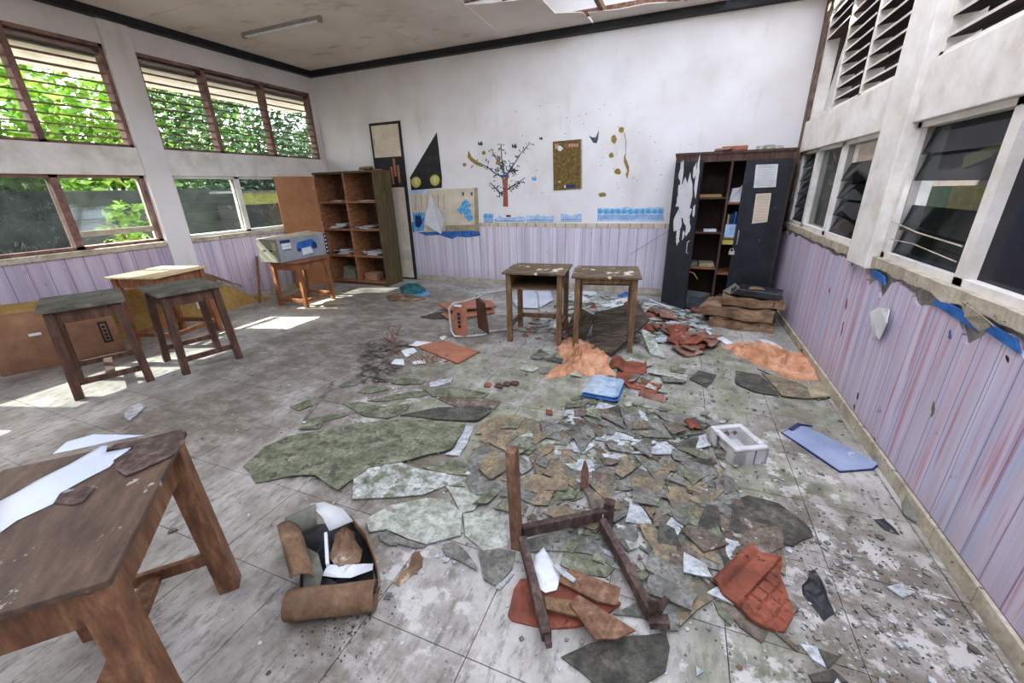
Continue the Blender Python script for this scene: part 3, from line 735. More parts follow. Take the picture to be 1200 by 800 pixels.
def desk(name, label, cx, cy_, rz, w, d, h, wood, top, lt=.05, oh=.035, splay=.02, ap=.1, group=None, rails='x', railz=.13, center=False, box=False, backrail=None, topth=.02, notch=False, stack=None):
    o = thing(name, label, 'desk', (cx, cy_, 0), rz, group)
    mk('tabletop', MB().box(-w/2, w/2, -d/2, d/2, h-topth, h), top, o, bevel=.003)
    a, b = w/2-oh-lt/2, d/2-oh-lt/2; zt = h-topth
    for sx in (-1, 1):
        for sy_ in (-1, 1):
            mk('leg', MB().bar((sx*a, sy_*b, zt), (sx*(a+splay), sy_*(b+splay), 0), lt, lt, (0, 1, 0)), wood, o, bevel=.003)
    for s_ in (-1, 1):
        if not (box and s_ < 0): mk('apron', MB().box(-a+lt/2, a-lt/2, s_*b-.01, s_*b+.01, zt-ap, zt), wood, o)
        mk('apron', MB().box(s_*a-.01, s_*a+.01, -b+lt/2, b-lt/2, zt-(ap if not box else .15), zt), wood, o)
    if box:
        mk('compartment_floor', MB().box(-a, a, -b, b, zt-.155, zt-.14), wood, o)
        mk('compartment_back', MB().box(-a+.02, a-.02, b-.06, b-.045, zt-.14, zt-.001), 'dark_int', o)
    q = splay*(1-railz/h)
    if rails in ('x', 'xy'):
        for s_ in (-1, 1):
            if s_ < 0 and box: continue
            mk('stretcher', MB().box(-a-q+lt/2, a+q-lt/2, s_*(b+q)-.011, s_*(b+q)+.011, railz-.02, railz+.025), wood, o)
    if rails in ('y', 'xy'):
        for s_ in (-1, 1): mk('stretcher', MB().box(s_*(a+q)-.011, s_*(a+q)+.011, -b-q+lt/2, b+q-lt/2, railz-.02, railz+.025), wood, o)
    if center == 'y': mk('stretcher', MB().box(-.03, .03, -b-q+.011, b+q-.011, railz-.01, railz+.012), wood, o)
    if center == 'x': mk('stretcher', MB().box(-a-q+.011, a+q-.011, -.03, .03, railz-.01, railz+.012), wood, o)
    if backrail: mk('rail', MB().box(-a, a, b-.012, b+.012, backrail-.015, backrail+.015), wood, o)
    return o


GL = 'wooden school desks along the left wall'
desk('school_desk', 'dark brown wooden desk with weathered grey top, nearest the big carton on the left', -4.50, 1.70, math.radians(67), .50, .62, .74, 'wood_dark', 'wood_grey_top', .058, .03, .03, group=GL, center='y', topth=.028)
desk('school_desk', 'dark brown wooden desk with grey top and white-flecked leg, second from the left edge', -4.20, 2.27, math.radians(75), .49, .60, .74, 'wood_dark', 'wood_grey_top', .055, .03, .03, group=GL, topth=.028)
desk('school_desk', 'orange brown wooden desk with pale sunlit top in front of the yellowish carton', -5.13, 2.62, math.radians(104), .64, .58, .76, 'wood_orange', 'wood_sunlit_top', .055, .03, .015, group=GL, rails='xy')
desk('low_table', 'small orange brown wooden table carrying the grey printer carton', -4.97, 4.27, math.radians(92), .60, .56, .635, 'wood_orange', 'wood_orange', .05, .03, .01, rails='xy', railz=.09)
GM = 'pair of school desks side by side in the middle of the room'
desk('school_desk', 'brown school desk with open dark book compartment, left one of the middle pair', -1.28, 3.905, math.radians(6), .62, .54, .73, 'wood_pale', 'wood_chalk_top', .05, .03, 0, ap=.06, group=GM, rails='xy', railz=.16, box=True)
desk('school_desk', 'brown school desk without compartment and with open frame, right one of the middle pair', -.60, 3.91, math.radians(9), .62, .55, .73, 'wood_pale', 'wood_chalk_top', .05, .03, 0, ap=.05, group=GM, rails='y', railz=.16, backrail=.56)
# foreground table
A_, B_ = Vector((-1.556, .716, 0)), Vector((-1.077, .267, 0)); u_ = (B_-A_).normalized(); v_ = Vector((u_.y, -u_.x, 0))
if v_.x > 0: v_ = -v_
wfg, dfg = (B_-A_).length, .47
cfg = (A_+B_)/2+v_*dfg/2
az = math.atan2(-v_.y, -v_.x)+math.pi/2
fg = desk('school_desk', 'large worn brown wooden table with papers on top in the bottom left foreground', cfg.x, cfg.y, az, wfg, dfg, .72, 'wood_fg', 'wood_fg_top', .068, .012, .02, ap=.12, rails='y', railz=.17, center='x', topth=.018)


def at_fg(px, py, z): return F(px, py, z)
def sheet(name, label, cat, pix, z, m, th=.002, group=None, curl=0, off=(0, 0)):
    """thin rigid sheet lying at height z, outline given by floor-plane points seen in the photo"""
    P = [F(px, py, z) for px, py in pix]
    o = mk(name, MB().prism(P, th), m)
    return tag(o, label, cat, group)


def curled(name, label, cat, pix, z, m, lift, th=.002, group=None, seed=1, rings=4):
    """sheet with gently raised, wavy surface"""
    P = [F(px, py, z) for px, py in pix]
    # refine outline
    Q = []
    for i, p in enumerate(P):
        q = P[(i+1) % len(P)]; Q += [p, p.lerp(q, .5)]
    n = len(Q); c = sum(Q, Vector())/n
    vs = [c+Vector((0, 0, lift*(.5+.5*noise.noise(c*5+Vector((seed, 0, 0))))))]
    for r in range(1, rings+1):
        t = r/rings
        for q in Q:
            p = c.lerp(q, t); h = lift*abs(noise.noise(Vector((p.x*6, p.y*6, seed*3.1)))*1.6)*(1 if r < rings else .8)
            vs.append(p+Vector((0, 0, h)))
    fs = [(0, 1+i, 1+(i+1) % n) for i in range(n)]
    for r in range(rings-1):
        a = 1+r*n; b = a+n
        fs += [(a+i, b+i, b+(i+1) % n, a+(i+1) % n) for i in range(n)]
    o = mk(name, MB().add(vs, fs), m, smooth=True)
    s = o.modifiers.new('solid', 'SOLIDIFY'); s.thickness = th; s.offset = 1
    return tag(o, label, cat, group)


ZT = .722
curled('paper_sheet', 'long white paper sheet lying across the foreground table', 'paper', [(0, 588), (40, 565), (80, 545), (118, 523), (126, 522), (124, 530), (156, 524), (128, 547), (70, 578), (62, 590), (20, 610), (0, 625)], ZT, 'paper_blue', .008, .0012)
sheet('paper_sheet', 'white paper sheet near the far edge of the foreground table', 'paper', [(62, 532), (78, 518), (110, 509), (168, 510), (130, 517), (105, 523)], ZT, 'paper_blue', .0012)
sheet('veneer_piece', 'dark brown broken veneer piece on the corner of the foreground table', 'board', [(125, 528), (135, 521), (175, 513), (205, 505), (214, 504), (217, 518), (205, 533), (170, 549), (148, 558), (138, 552), (133, 540), (158, 524)], ZT+.003, 'wood_broken', .003)
sheet('veneer_piece', 'thin brown veneer chip beside the long white sheet on the table', 'board', [(64, 590), (70, 580), (100, 570), (112, 572), (98, 588), (85, 592)], ZT, 'wood_broken', .002)

# ================================================================ CARTONS ON THE LEFT
bc = thing('large_carton', 'large brown cardboard carton with small white sticker at the left wall', 'box', (-5.56, 1.86, 0), math.radians(69))
mk('carton_body', MB().box(-.46, .39, -.14, .17, 0, .55), 'carton', bc, bevel=.006)
mk('carton_flap', MB().prism([(-.46, -.14, .552), (.1, -.14, .552), (.1, .02, .60), (-.46, .02, .62)], .004), 'carton_pale', bc)
mk('white_sticker', MB().box(-.20, -.12, -.1425, -.14, .32, .345), 'white', bc)
mk('black_label', MB().box(.26, .33, -.1425, -.14, .12, .34), 'black_card', bc)
mk('label_window', MB().box(.275, .315, -.144, -.1425, .14, .32), 'carton', bc)
for i_ in range(4): mk('printed_letter', MB().box(.282, .308, -.1455, -.144, .155+i_*.04, .178+i_*.04).box(.29, .30, -.1455, -.144, .15+i_*.04, .172+i_*.04), 'black_card', bc)
yc = thing('yellowish_carton', 'long yellowish cardboard carton with open sloping flap against the left wall', 'box', (-5.80, 3.1, 0), 0)
mk('carton_body', MB().prism([(.07, -.75, 0), (.07, .45, 0), (.07, .62, 0), (.07, 1.2, .0), (.07, .9, .1), (.07, .72, .22), (.07, .30, .52), (.07, -.75, .52)], .13, (-1, 0, 0)), 'carton_pale', yc)
mk('open_flap', MB().prism([(.075, .30, .53), (.075, .78, .25), (-.04, .84, .27), (-.05, .36, .56)], .006), 'carton_wet', yc)
mk('carton_flap', MB().prism([(.072, .28, .5), (.072, .36, .53), (.10, .46, .44), (.10, .36, .41)], .006, (1, 0, 0)), 'carton_wet', yc)
mk('white_print', MB().box(.0702, .072, .12, .30, .12, .28), 'white', yc); mk('black_print', MB().box(.072, .073, .15, .24, .18, .23), 'black_card', yc)
ls = tag(mk('wooden_stick', MB().bar((-5.62, 4.0, .01), (-5.90, 4.33, .62), .03, .03), 'wood_brown_dusty'), 'brown stick leaning on the lilac wall left of the printer carton', 'stick')
rb = thing('printer_carton', 'grey carton with a blue printer printed on it, on the small table', 'box', (-5.075, 4.33, .6365), math.radians(0))
mk('carton_body', MB().box(-.19, .19, -.42, .42, 0, .30), ['grey_print'], rb, bevel=.003)
mk('carton_end', MB().box(-.188, .188, -.4225, -.42, .002, .298), 'grey_card', rb)
for a_ in (-.07, .05): mk('hand_hole', MB().box(a_-.035, a_+.025, -.424, -.4225, .14, .165), 'black_card', rb)
mk('shipping_label', MB().box(.08, .15, -.4245, -.4225, .16, .26), 'paper_old', rb)
X_ = .1902
mk('blue_label', MB().box(X_, X_+.0015, -.38, -.22, .245, .285), 'navy', rb)
for z_ in (.205, .165): mk('white_label', MB().box(X_, X_+.0015, -.36, -.22, z_, z_+.034), 'white', rb)
mk('black_line', MB().box(X_, X_+.0015, -.36, -.22, .15, .16), 'black_card', rb)
pp = [(-.13, .11), (-.13, .19), (-.10, .23), (.14, .25), (.19, .21), (.22, .17), (.21, .11), (.12, .12), (.1, .15), (-.06, .145), (-.08, .10)]
mk('printer_picture', MB().prism([(X_, a, b) for a, b in pp], .0015, (1, 0, 0)), 'blue', rb)
mk('printer_picture_dark', MB().prism([(X_+.0016, a, b) for a, b in ((.13, .20), (.18, .21), (.22, .17), (.21, .11), (.13, .12))], .0008, (1, 0, 0)), 'navy_print', rb)
mk('printer_picture_dark', MB().prism([(X_+.0016, a, b) for a, b in ((-.13, .11), (-.13, .15), (-.07, .145), (-.08, .10))], .0008, (1, 0, 0)), 'navy_print', rb)
mk('printed_page', MB().prism([(X_+.0016, a, b) for a, b in ((-.06, .05), (-.05, .14), (.10, .15), (.13, .06))], .0008, (1, 0, 0)), 'white', rb)
mk('black_band', MB().box(X_, X_+.0015, .37, .42, 0, .30), 'black_card', rb)
for i_ in range(5): mk('band_symbol', MB().box(X_+.0015, X_+.002, .385, .405, .03+.055*i_, .055+.055*i_), 'white', rb)
mk('top_flap', MB().prism([(-.19, -.42, .301), (.19, -.42, .301), (.17, .40, .303), (-.15, .42, .33)], .004), 'mortar', rb)

# ================================================================ OPEN SHELF IN THE CORNER
sx0, sx1, sy0, sy1, sh_ = -5.63, -4.43, 5.44, 5.86, 1.775
bs = thing('open_bookshelf', 'open wooden shelf with eight compartments and mouldy olive side in the back left corner', 'shelf', ((sx0+sx1)/2, (sy0+sy1)/2, 0))
w2, d2 = (sx1-sx0)/2, (sy1-sy0)/2
mk('side_panel', MB().box(w2-.03, w2, -d2, d2, 0, sh_), 'olive_wood', bs, label='mouldy olive outer side'); mk('side_panel', MB().box(-w2, -w2+.03, -d2, d2, 0, sh_), 'shelf_wood', bs)
mk('top_panel', MB().box(-w2-.02, w2+.01, -d2-.01, d2, sh_, sh_+.03), 'olive_wood', bs)
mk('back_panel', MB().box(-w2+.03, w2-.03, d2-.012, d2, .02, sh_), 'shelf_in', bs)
mk('divider', MB().box(-.02, .02, -d2+.003, d2-.012, .06, sh_), 'shelf_wood', bs)
zs = [.07, .50, .93, 1.36]
for z_ in zs: mk('shelf_board', MB().box(-w2+.03, w2-.03, -d2+.001, d2-.012, z_-.03, z_), 'shelf_wood', bs)
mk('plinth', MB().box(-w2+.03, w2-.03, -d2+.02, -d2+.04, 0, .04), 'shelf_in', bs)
pd = mk('door_panel', MB().bar((-w2-.0, -d2-.01, .875), (-w2-.26, -d2-.54, .875), .02, 1.75), 'laminate', bs, label='open orange laminate door')
mk('hinge', MB().box(-.012, .012, -.015, .015, .0, .06).shift((.115, .245, 1.55)), 'metal', pd)
wp_ = ['bottom', 'lower', 'upper', 'top']
rg = random.Random(11)
cx_, cy2 = (sx0+sx1)/2, (sy0+sy1)/2
def stack_of(label_place, x0, x1, y0, z, n, grp, mats=('paper', 'paper_old', 'terra_old', 'paper', 'sticker_dark', 'white'), thick=(.006, .02)):
    zz = z
    for i in range(n):
        w_, dd = rg.uniform(.16, .24), rg.uniform(.2, .28); t_ = rg.uniform(*thick)
        xc = rg.uniform(x0+w_/2+.02, max(x0+w_/2+.03, x1-w_/2-.02)); T_ = Matrix.Translation((xc, y0+dd/2+.03, zz)) @ rotz(rg.uniform(-.25, .25))
        mt = mats[rg.randrange(len(mats))]
        g = MB().box(-w_/2, w_/2, -dd/2, dd/2, .001, t_-.001, 0, T_).box(-w_/2-.003, w_/2+.003, -dd/2-.003, dd/2, 0, .0012, 1, T_).box(-w_/2-.003, w_/2+.003, -dd/2-.003, dd/2, t_-.0012, t_, 1, T_)
        pos_ = 'topmost' if i == n-1 else ('lowest' if i == 0 else ('second', 'third', 'fourth', 'fifth')[i-1]+' from the bottom')
        tag(mk('exercise_book', g, ['paper', mt]), 'worn exercise book, %s, in the %s' % (pos_, label_place), 'book', grp); zz += t_+.0005
    return zz
for r_, (nl, nr) in enumerate(((0, 0), (5, 6), (5, 3), (2, 1))):
    for c_i, nn_ in ((0, nl), (1, nr)):
        x0_ = cx_+(-w2+.04 if c_i == 0 else .03); x1_ = x0_+.5
        if nn_:
            stack_of('%s %s shelf compartment' % (wp_[r_], 'left' if c_i == 0 else 'right'), x0_, x1_, sy0+.02, zs[r_]+.001, nn_, 'exercise books in the %s %s compartment' % (wp_[r_], 'left' if c_i == 0 else 'right'))
tag(mk('small_carton', MB().box(cx_+.08, cx_+.34, sy0+.06, sy0+.24, zs[0]+.002, zs[0]+.13), 'carton', bevel=.004), 'small brown carton in the bottom right compartment of the shelf', 'box')
tag(mk('paper_bundle', MB().prism([(cx_-.40, sy0+.05, zs[0]+.002), (cx_-.12, sy0+.08, zs[0]+.002), (cx_-.15, sy0+.07, zs[0]+.16), (cx_-.33, sy0+.05, zs[0]+.22)], .15, (0, 1, 0)), 'grey_card'), 'grey crumpled bundle in the bottom left compartment of the shelf', 'paper')


def terra_piece(name, label, cx, cy_, z, L, Wd, rz, tilt=(0, 0), curve=.04, m='terra', group=None, seed=0, outline=None, flip=False, parent=None, ribs=True):
    """piece of a clay roof tile: rolled ridge on one side, pressed pan with ribs beside it"""
    rg_ = random.Random(seed); n, k_ = 14, 10
    def hgt(u):
        if u < .42: return curve*math.sin(u/.42*math.pi)
        if u > .93: return curve*.35*math.sin((u-.93)/.07*math.pi/2)
        return 0.0
    keep = {}; vs = []; fs = []
    e0 = [rg_.uniform(-.05, .02) for _ in range(n+1)]; e1 = [rg_.uniform(-.05, .02) for _ in range(n+1)]
    for j in range(k_+1):
        for i in range(n+1):
            u, v = i/n, j/k_
            y = (v-.5)*L
            if outline is None: 
                y = y*(1+ (e1[i] if v > .5 else e0[i])*2*abs(v-.5))
                x = (u-.5)*Wd
            else:
                lo, hi = outline(u); y = (lo+(hi-lo)*v-.5)*L; x = (u-.5)*Wd
            h = hgt(u)
            if ribs and u > .5 and u < .9 and (j % 3 == 1 or i in (8, 12)): h += .0035
            vs.append((x, y, -h if flip else h))
    for j in range(k_):
        for i in range(n):
            a = j*(n+1)+i; fs.append((a, a+1, a+n+2, a+n+1))
    T_ = Matrix.Translation((cx, cy_, z)) @ rotz(rz) @ Matrix.Rotation(tilt[0], 4, 'X') @ Matrix.Rotation(tilt[1], 4, 'Y')
    g = MB().add([T_ @ Vector(v) for v in vs], fs)
    zmin = min(v[2] for v in g.v); g.shift((0, 0, z-zmin+.001))
    o = mk(name, g, m, parent=parent, smooth=True)
    s_ = o.modifiers.new('solid', 'SOLIDIFY'); s_.thickness = .013; s_.offset = 1
    return tag(o, label, 'roof tile', group)


terra_piece('roof_tile', 'dusty red roof tile lying on top of the open corner shelf', -4.62, 5.62, sh_+.035, .34, .22, 1.2, (.0, .1), m='terra_old', seed=4)
# ================================================================ THINGS ON THE BACK WALL
def BW(px, py): p = W(px, py, 1, YB); return p.x, p.z
def on_wall(name, pix, m, d=.003, base=0.0, parent=None, loc=None, th=None, raw=False):
    P = [(Vector((a, YB-base, b)) if raw else Vector((BW(a, b)[0], YB-base, BW(a, b)[1]))) for a, b in pix]
    g = MB().prism(P, d, (0, -1, 0))
    if loc is not None: g.shift(-Vector(loc))
    return mk(name, g, m, parent)


Lp = (-4.55, YB, 0)
hb = thing('painted_wall_board', 'tall narrow black framed board with cream panels leaning on the back wall', 'board', Lp)
mk('backing', MB().box(-.33, .27, -.03, -.005, 0.0, 2.53).shift((0, 0, 0)), 'black_card', hb)
mk('upper_panel', MB().box(-.29, .235, -.034, -.03, 2.02, 2.49), 'cream', hb)
mk('lower_panel', MB().box(-.30, .22, -.034, -.03, .03, 1.55), 'cream', hb)
for a_, z_ in ((.02, 1.60), (.085, 1.72), (.15, 1.62)): mk('wooden_stick', MB().box(a_-.02, a_+.02, -.044, -.034, z_, z_+.27), 'laminate_red', hb)
for i_ in range(5):
    mk('printed_grid', MB().box(.03, .20, -.0355, -.034, .36+i_*.035, .365+i_*.035), 'grey_print', hb)
for i_ in range(6): mk('printed_grid', MB().box(.03+i_*.033, .034+i_*.033, -.0355, -.034, .36, .50), 'grey_print', hb)
mk('handwriting', MB().box(-.27, -.26, -.0355, -.034, 2.2, 2.3), 'black_card', hb)

wh = thing('witch_hat_decoration', 'black card witch hat with two yellow eyes on the back wall', 'decoration', (-3.9, YB, 1.5))
l_ = (-3.9, YB, 1.5)
on_wall('hat_triangle', [(512, 155), (518, 207), (480, 209)], 'black_card', .004, .004, wh, l_)
on_wall('face_band', [(481, 209), (518, 206), (518, 220), (482, 223)], 'black_paint', .003, .001, wh, l_)
for cx0, cy0 in ((488, 213.5), (510, 211)):
    P_ = [(cx0+5.6*math.cos(a*math.pi/8), cy0+6.5*math.sin(a*math.pi/8)) for a in range(16)]
    on_wall('eye', P_, 'yellow', .003, .008, wh, l_)
    on_wall('pupil', [(cx0-2, cy0-4), (cx0+1, cy0-5), (cx0+1.5, cy0+2), (cx0-1, cy0+3)], 'cream', .0015, .011, wh, l_)
pm = thing('wall_poster', 'torn pale poster with blue pictures peeling over a blue sheet on the back wall', 'poster', (-3.6, YB, .8)); l_ = (-3.6, YB, .8)
on_wall('blue_backing', [(483, 260), (560, 262), (563, 276), (548, 278), (536, 277), (530, 280), (515, 275), (500, 276), (490, 272), (484, 272)], 'blue', .002, .006, pm, l_)
on_wall('poster_sheet', [(481, 223), (558, 220), (560, 270), (486, 272)], 'cream', .002, .009, pm, l_)
on_wall('yellow_edge', [(556, 220), (560, 220), (562, 271), (557, 271)], 'paper_old', .002, .012, pm, l_)
on_wall('yellow_edge', [(522, 264), (560, 263), (561, 270), (522, 271)], 'paper_old', .002, .0115, pm, l_)
on_wall('blue_header', [(481, 223), (502, 222), (502, 226), (481, 227)], 'blue_pale', .001, .0115, pm, l_)
on_wall('blue_square', [(484, 249), (499, 249), (497, 270), (486, 271)], 'sticker_blue', .001, .0115, pm, l_)
on_wall('hand_print', [(487, 253), (488.5, 250.5), (489.5, 254), (491, 250), (492, 254), (494, 251), (494, 258), (496, 255), (495, 263), (491, 267), (487, 264)], 'navy_print', .001, .013, pm, l_)
for k_, (a_, b_, r__) in enumerate(((546, 240, 6), (548, 248, 5), (541, 246, 5), (550, 254, 5))):
    on_wall('blue_picture', [(a_+r__*math.cos(i)*R.uniform(.7, 1.2), b_+r__*math.sin(i)*R.uniform(.7, 1.2)) for i in (0, .8, 1.6, 2.4, 3.1, 3.9, 4.7, 5.5)], 'sticker_blue', .001, .0115+.0003*k_, pm, l_)
for a_, b_ in ((543, 227), (553, 227)): on_wall('small_mark', [(a_-1, b_-2), (a_+1.2, b_-2), (a_+1, b_+2.5), (a_-1, b_+2)], 'sticker_dark', .001, .0115, pm, l_)
for i_ in range(6): on_wall('printed_line', [(487+i_*6.6, 228), (487.5+i_*6.6, 228), (488+i_*6.6, 246), (487.5+i_*6.6, 246)], 'wood_pale', .0008, .0115, pm, l_)
# curled hanging sheet
g = MB(); P1 = [(505, 226), (503, 243), (498, 262), (519, 274)]; 
pv = [Vector((BW(505, 226)[0], YB-.014, BW(505, 226)[1])), Vector((BW(498, 262)[0], YB-.03, BW(498, 262)[1])), Vector((BW(519, 274)[0], YB-.05, BW(519, 274)[1])), Vector((BW(524, 256)[0], YB-.09, BW(524, 256)[1])), Vector((BW(513, 240)[0], YB-.05, BW(513, 240)[1]))]
g.add(pv, [(0, 1, 2), (0, 2, 4), (4, 2, 3)])
o_ = mk('curled_sheet', g, 'white'); o_.modifiers.new('solid', 'SOLIDIFY').thickness = .002
tag(o_, 'white sheet curling down from the poster on the back wall', 'paper')

ts = thing('tree_wall_sticker', 'wall sticker of a brown tree with grey leafy branches on the back wall', 'sticker', (-2.55, YB, 1.2)); l_ = (-2.55, YB, 1.2)
on_wall('trunk', [(589.5, 242), (590, 225), (588.5, 210), (586, 206), (591, 209), (594, 207), (597, 204), (595, 211), (595, 225), (595.5, 242)], 'sticker_red', .0015, .0, ts, l_)
on_wall('blue_patch', [(588, 205), (595, 204), (594, 208), (589, 208)], 'blue', .0008, .0015, ts, l_)
br = [((590, 208), (580, 203), (573, 197), (566, 193), (560, 190)), ((591, 206), (590, 196), (588, 186), (587, 168)), ((594, 206), (598, 198), (604, 190), (610, 180), (620, 169)), ((595, 222), (600, 218), (608, 214), (615, 208)), ((590, 227), (585, 225), (581, 221), (575, 214)), ((590, 200), (584, 190), (580, 182), (577, 178)), ((596, 202), (600, 200), (603, 198))]
g = MB()
for b_ in br:
    for i in range(len(b_)-1):
        (a1, b1), (a2, b2) = b_[i], b_[i+1]; w_ = .9-.15*i
        nx, ny = -(b2-b1), a2-a1; q = math.hypot(nx, ny); nx, ny = nx/q*w_, ny/q*w_
        g.prism([Vector((BW(a, b)[0], YB-.0002, BW(a, b)[1])) for a, b in ((a1-nx, b1-ny), (a2-nx*.8, b2-ny*.8), (a2+nx*.8, b2+ny*.8), (a1+nx, b1+ny))], .0015, (0, -1, 0))
mk('branch', g.shift(-Vector(l_)), 'sticker_dark', ts)
g = MB(); rg = random.Random(5)
for b_ in br:
    for _ in range(26):
        i = rg.randrange(len(b_)-1); t = rg.random(); a = b_[i][0]*(1-t)+b_[i+1][0]*t+rg.gauss(0, 3.0); b = b_[i][1]*(1-t)+b_[i+1][1]*t+rg.gauss(0, 2.8)
        th = rg.uniform(0, 6.28); L = rg.uniform(1.5, 2.8); dx, dy = math.cos(th)*L, math.sin(th)*L
        g.prism([Vector((BW(x, y)[0], YB-.0016, BW(x, y)[1])) for x, y in ((a-dx, b-dy), (a-dy*.3, b+dx*.3), (a+dx, b+dy), (a+dy*.3, b-dx*.3))], .0008, (0, -1, 0))
mk('sticker_leaves', g.shift(-Vector(l_)), 'sticker_dark', ts, kind='stuff')


def sticker(name, lab, cat, pix, m, group=None, base=.0):
    o = on_wall(name, pix, m, .0015, base); return tag(o, lab, cat, group)
def blob_px(cx, cy_, r, n=9, ax=1, seed=1):
    q = random.Random(seed); return [(cx+ax*r*math.cos(6.283*i/n)*q.uniform(.75, 1.15), cy_+r*math.sin(6.283*i/n)*q.uniform(.75, 1.15)) for i in range(n)]
def butterfly(cx, cy_, s): return [(cx-s, cy_-s), (cx-.2*s, cy_-.1*s), (cx+.3*s, cy_-1.1*s), (cx+s, cy_+.2*s), (cx+.5*s, cy_+s), (cx-.1*s, cy_+.7*s), (cx-.9*s, cy_+.6*s)]
sticker('butterfly_sticker', 'dark butterfly sticker above the left side of the tree sticker', 'sticker', butterfly(563, 168, 3), 'sticker_dark')
sticker('butterfly_sticker', 'dark butterfly sticker among the right top branches of the tree sticker', 'sticker', butterfly(603, 171, 3.2), 'sticker_dark', base=.003)
sticker('butterfly_sticker', 'blue butterfly sticker to the right of the tree sticker', 'sticker', butterfly(626, 209, 3), 'sticker_blue')
sticker('butterfly_sticker', 'small dark butterfly sticker left of the gold board, near its top', 'sticker', butterfly(634, 162, 2.2), 'sticker_dark')
sticker('gold_glitter_sticker', 'long gold glitter leaf sticker at the left tip of the tree sticker', 'sticker', [(549, 176), (553, 184), (558, 188), (564, 192), (562, 195), (556, 192), (551, 188), (548, 184)], 'sticker_gold', base=.003)
sticker('gold_glitter_sticker', 'round gold glitter dot left of the tree sticker', 'sticker', blob_px(567, 179, 2.6), 'sticker_gold')
sticker('gold_glitter_sticker', 'gold glitter dot low at the far left of the tree sticker', 'sticker', blob_px(544.5, 193, 2.4, seed=3), 'sticker_gold')
sticker('gold_glitter_sticker', 'gold glitter patch in the middle of the tree crown', 'sticker', blob_px(584, 190, 3.4, ax=.8, seed=4), 'sticker_gold', base=.003)
sticker('bird_sticker', 'grey blue flying bird sticker right of the gold board', 'sticker', [(690, 159), (695, 161), (698, 161), (702, 152), (701, 163), (699, 168), (695, 167)], 'sticker_dark')
for k_, (a, b, r__, ax) in enumerate(((719.5, 163, 5.5, .65), (728, 152, 3.8, .9), (716.5, 182, 3.2, 1), (724, 201, 4, 1.1), (706, 228, 3, 1.8))):
    lab_ = ('tall gold glitter leaf sticker right of the bird', 'topmost gold glitter sticker with a hanging stem', 'small pale gold sticker below the bird', 'gold glitter leaf sticker beside the hanging brown leaf', 'flat gold glitter sticker just above the blue border')[k_]
    sticker('gold_leaf_sticker', lab_, 'sticker', blob_px(a, b, r__, ax=ax, seed=10+k_), 'sticker_gold')
sticker('leaf_sticker', 'dark olive hanging leaf sticker on its thin stem', 'sticker', [(732, 155), (734, 165), (733.5, 180), (733, 184), (737, 194), (737.5, 200), (735, 210), (733, 204), (735, 200), (731, 190), (731, 184), (732.8, 180), (733, 165), (731.2, 156)], 'sticker_gold')
mk_ = MB(); rg = random.Random(21)
for _ in range(70):
    a, b = rg.uniform(600, 775), rg.uniform(120, 235)
    s_ = rg.uniform(.25, .75); 
    if 640 < a < 690 and 160 < b < 225: continue
    mk_.prism([Vector((BW(x, y)[0], YB, BW(x, y)[1])) for x, y in blob_px(a, b, s_, 6, seed=_)], .001, (0, -1, 0))
mk('sticker_scraps', mk_, 'sticker_dark', wb, kind='stuff')

nb = thing('notice_board', 'tall olive gold glitter notice board with cut-out letters on the back wall', 'board', (-1.6, YB, 1.45)); l_ = (-1.6, YB, 1.45)
on_wall('board_panel', [(648, 166), (681, 163), (681, 221), (649, 223)], 'corkgold', .012, .0, nb, l_)
on_wall('board_edge', [(681, 163), (682.4, 163), (682.4, 221), (681, 221)], 'mortar', .010, .0, nb, l_)
on_wall('white_flower', blob_px(656.5, 174, 3.2, 10, seed=2), 'white', .002, .012, nb, l_)
on_wall('pink_star', [(650, 168), (652.5, 170), (655, 168), (654, 172), (655, 175), (652, 174), (650, 175), (651, 172)], 'pink', .002, .012, nb, l_)
on_wall('pink_letter', blob_px(663.5, 170.5, 2.8, 8, ax=.8, seed=5), 'sticker_red', .002, .012, nb, l_)
for i_ in range(4): on_wall('pink_letter', [(666.5+i_*3, 169-i_*.2), (668+i_*3, 167.8), (669+i_*3, 169.5), (668.6+i_*3, 172), (667+i_*3, 172.6)], 'pink', .002, .0122, nb, l_)
on_wall('blue_letters', [(661, 217), (674, 216), (674.5, 219.5), (661, 220)], 'navy_print', .002, .012, nb, l_)
on_wall('white_letter', [(661.5, 217), (663.3, 217), (663.3, 220.2), (661.5, 220.2)], 'white', .001, .014, nb, l_)
on_wall('paper_scrap', blob_px(656, 213, 1.6, 7, seed=8), 'pink', .002, .012, nb, l_)
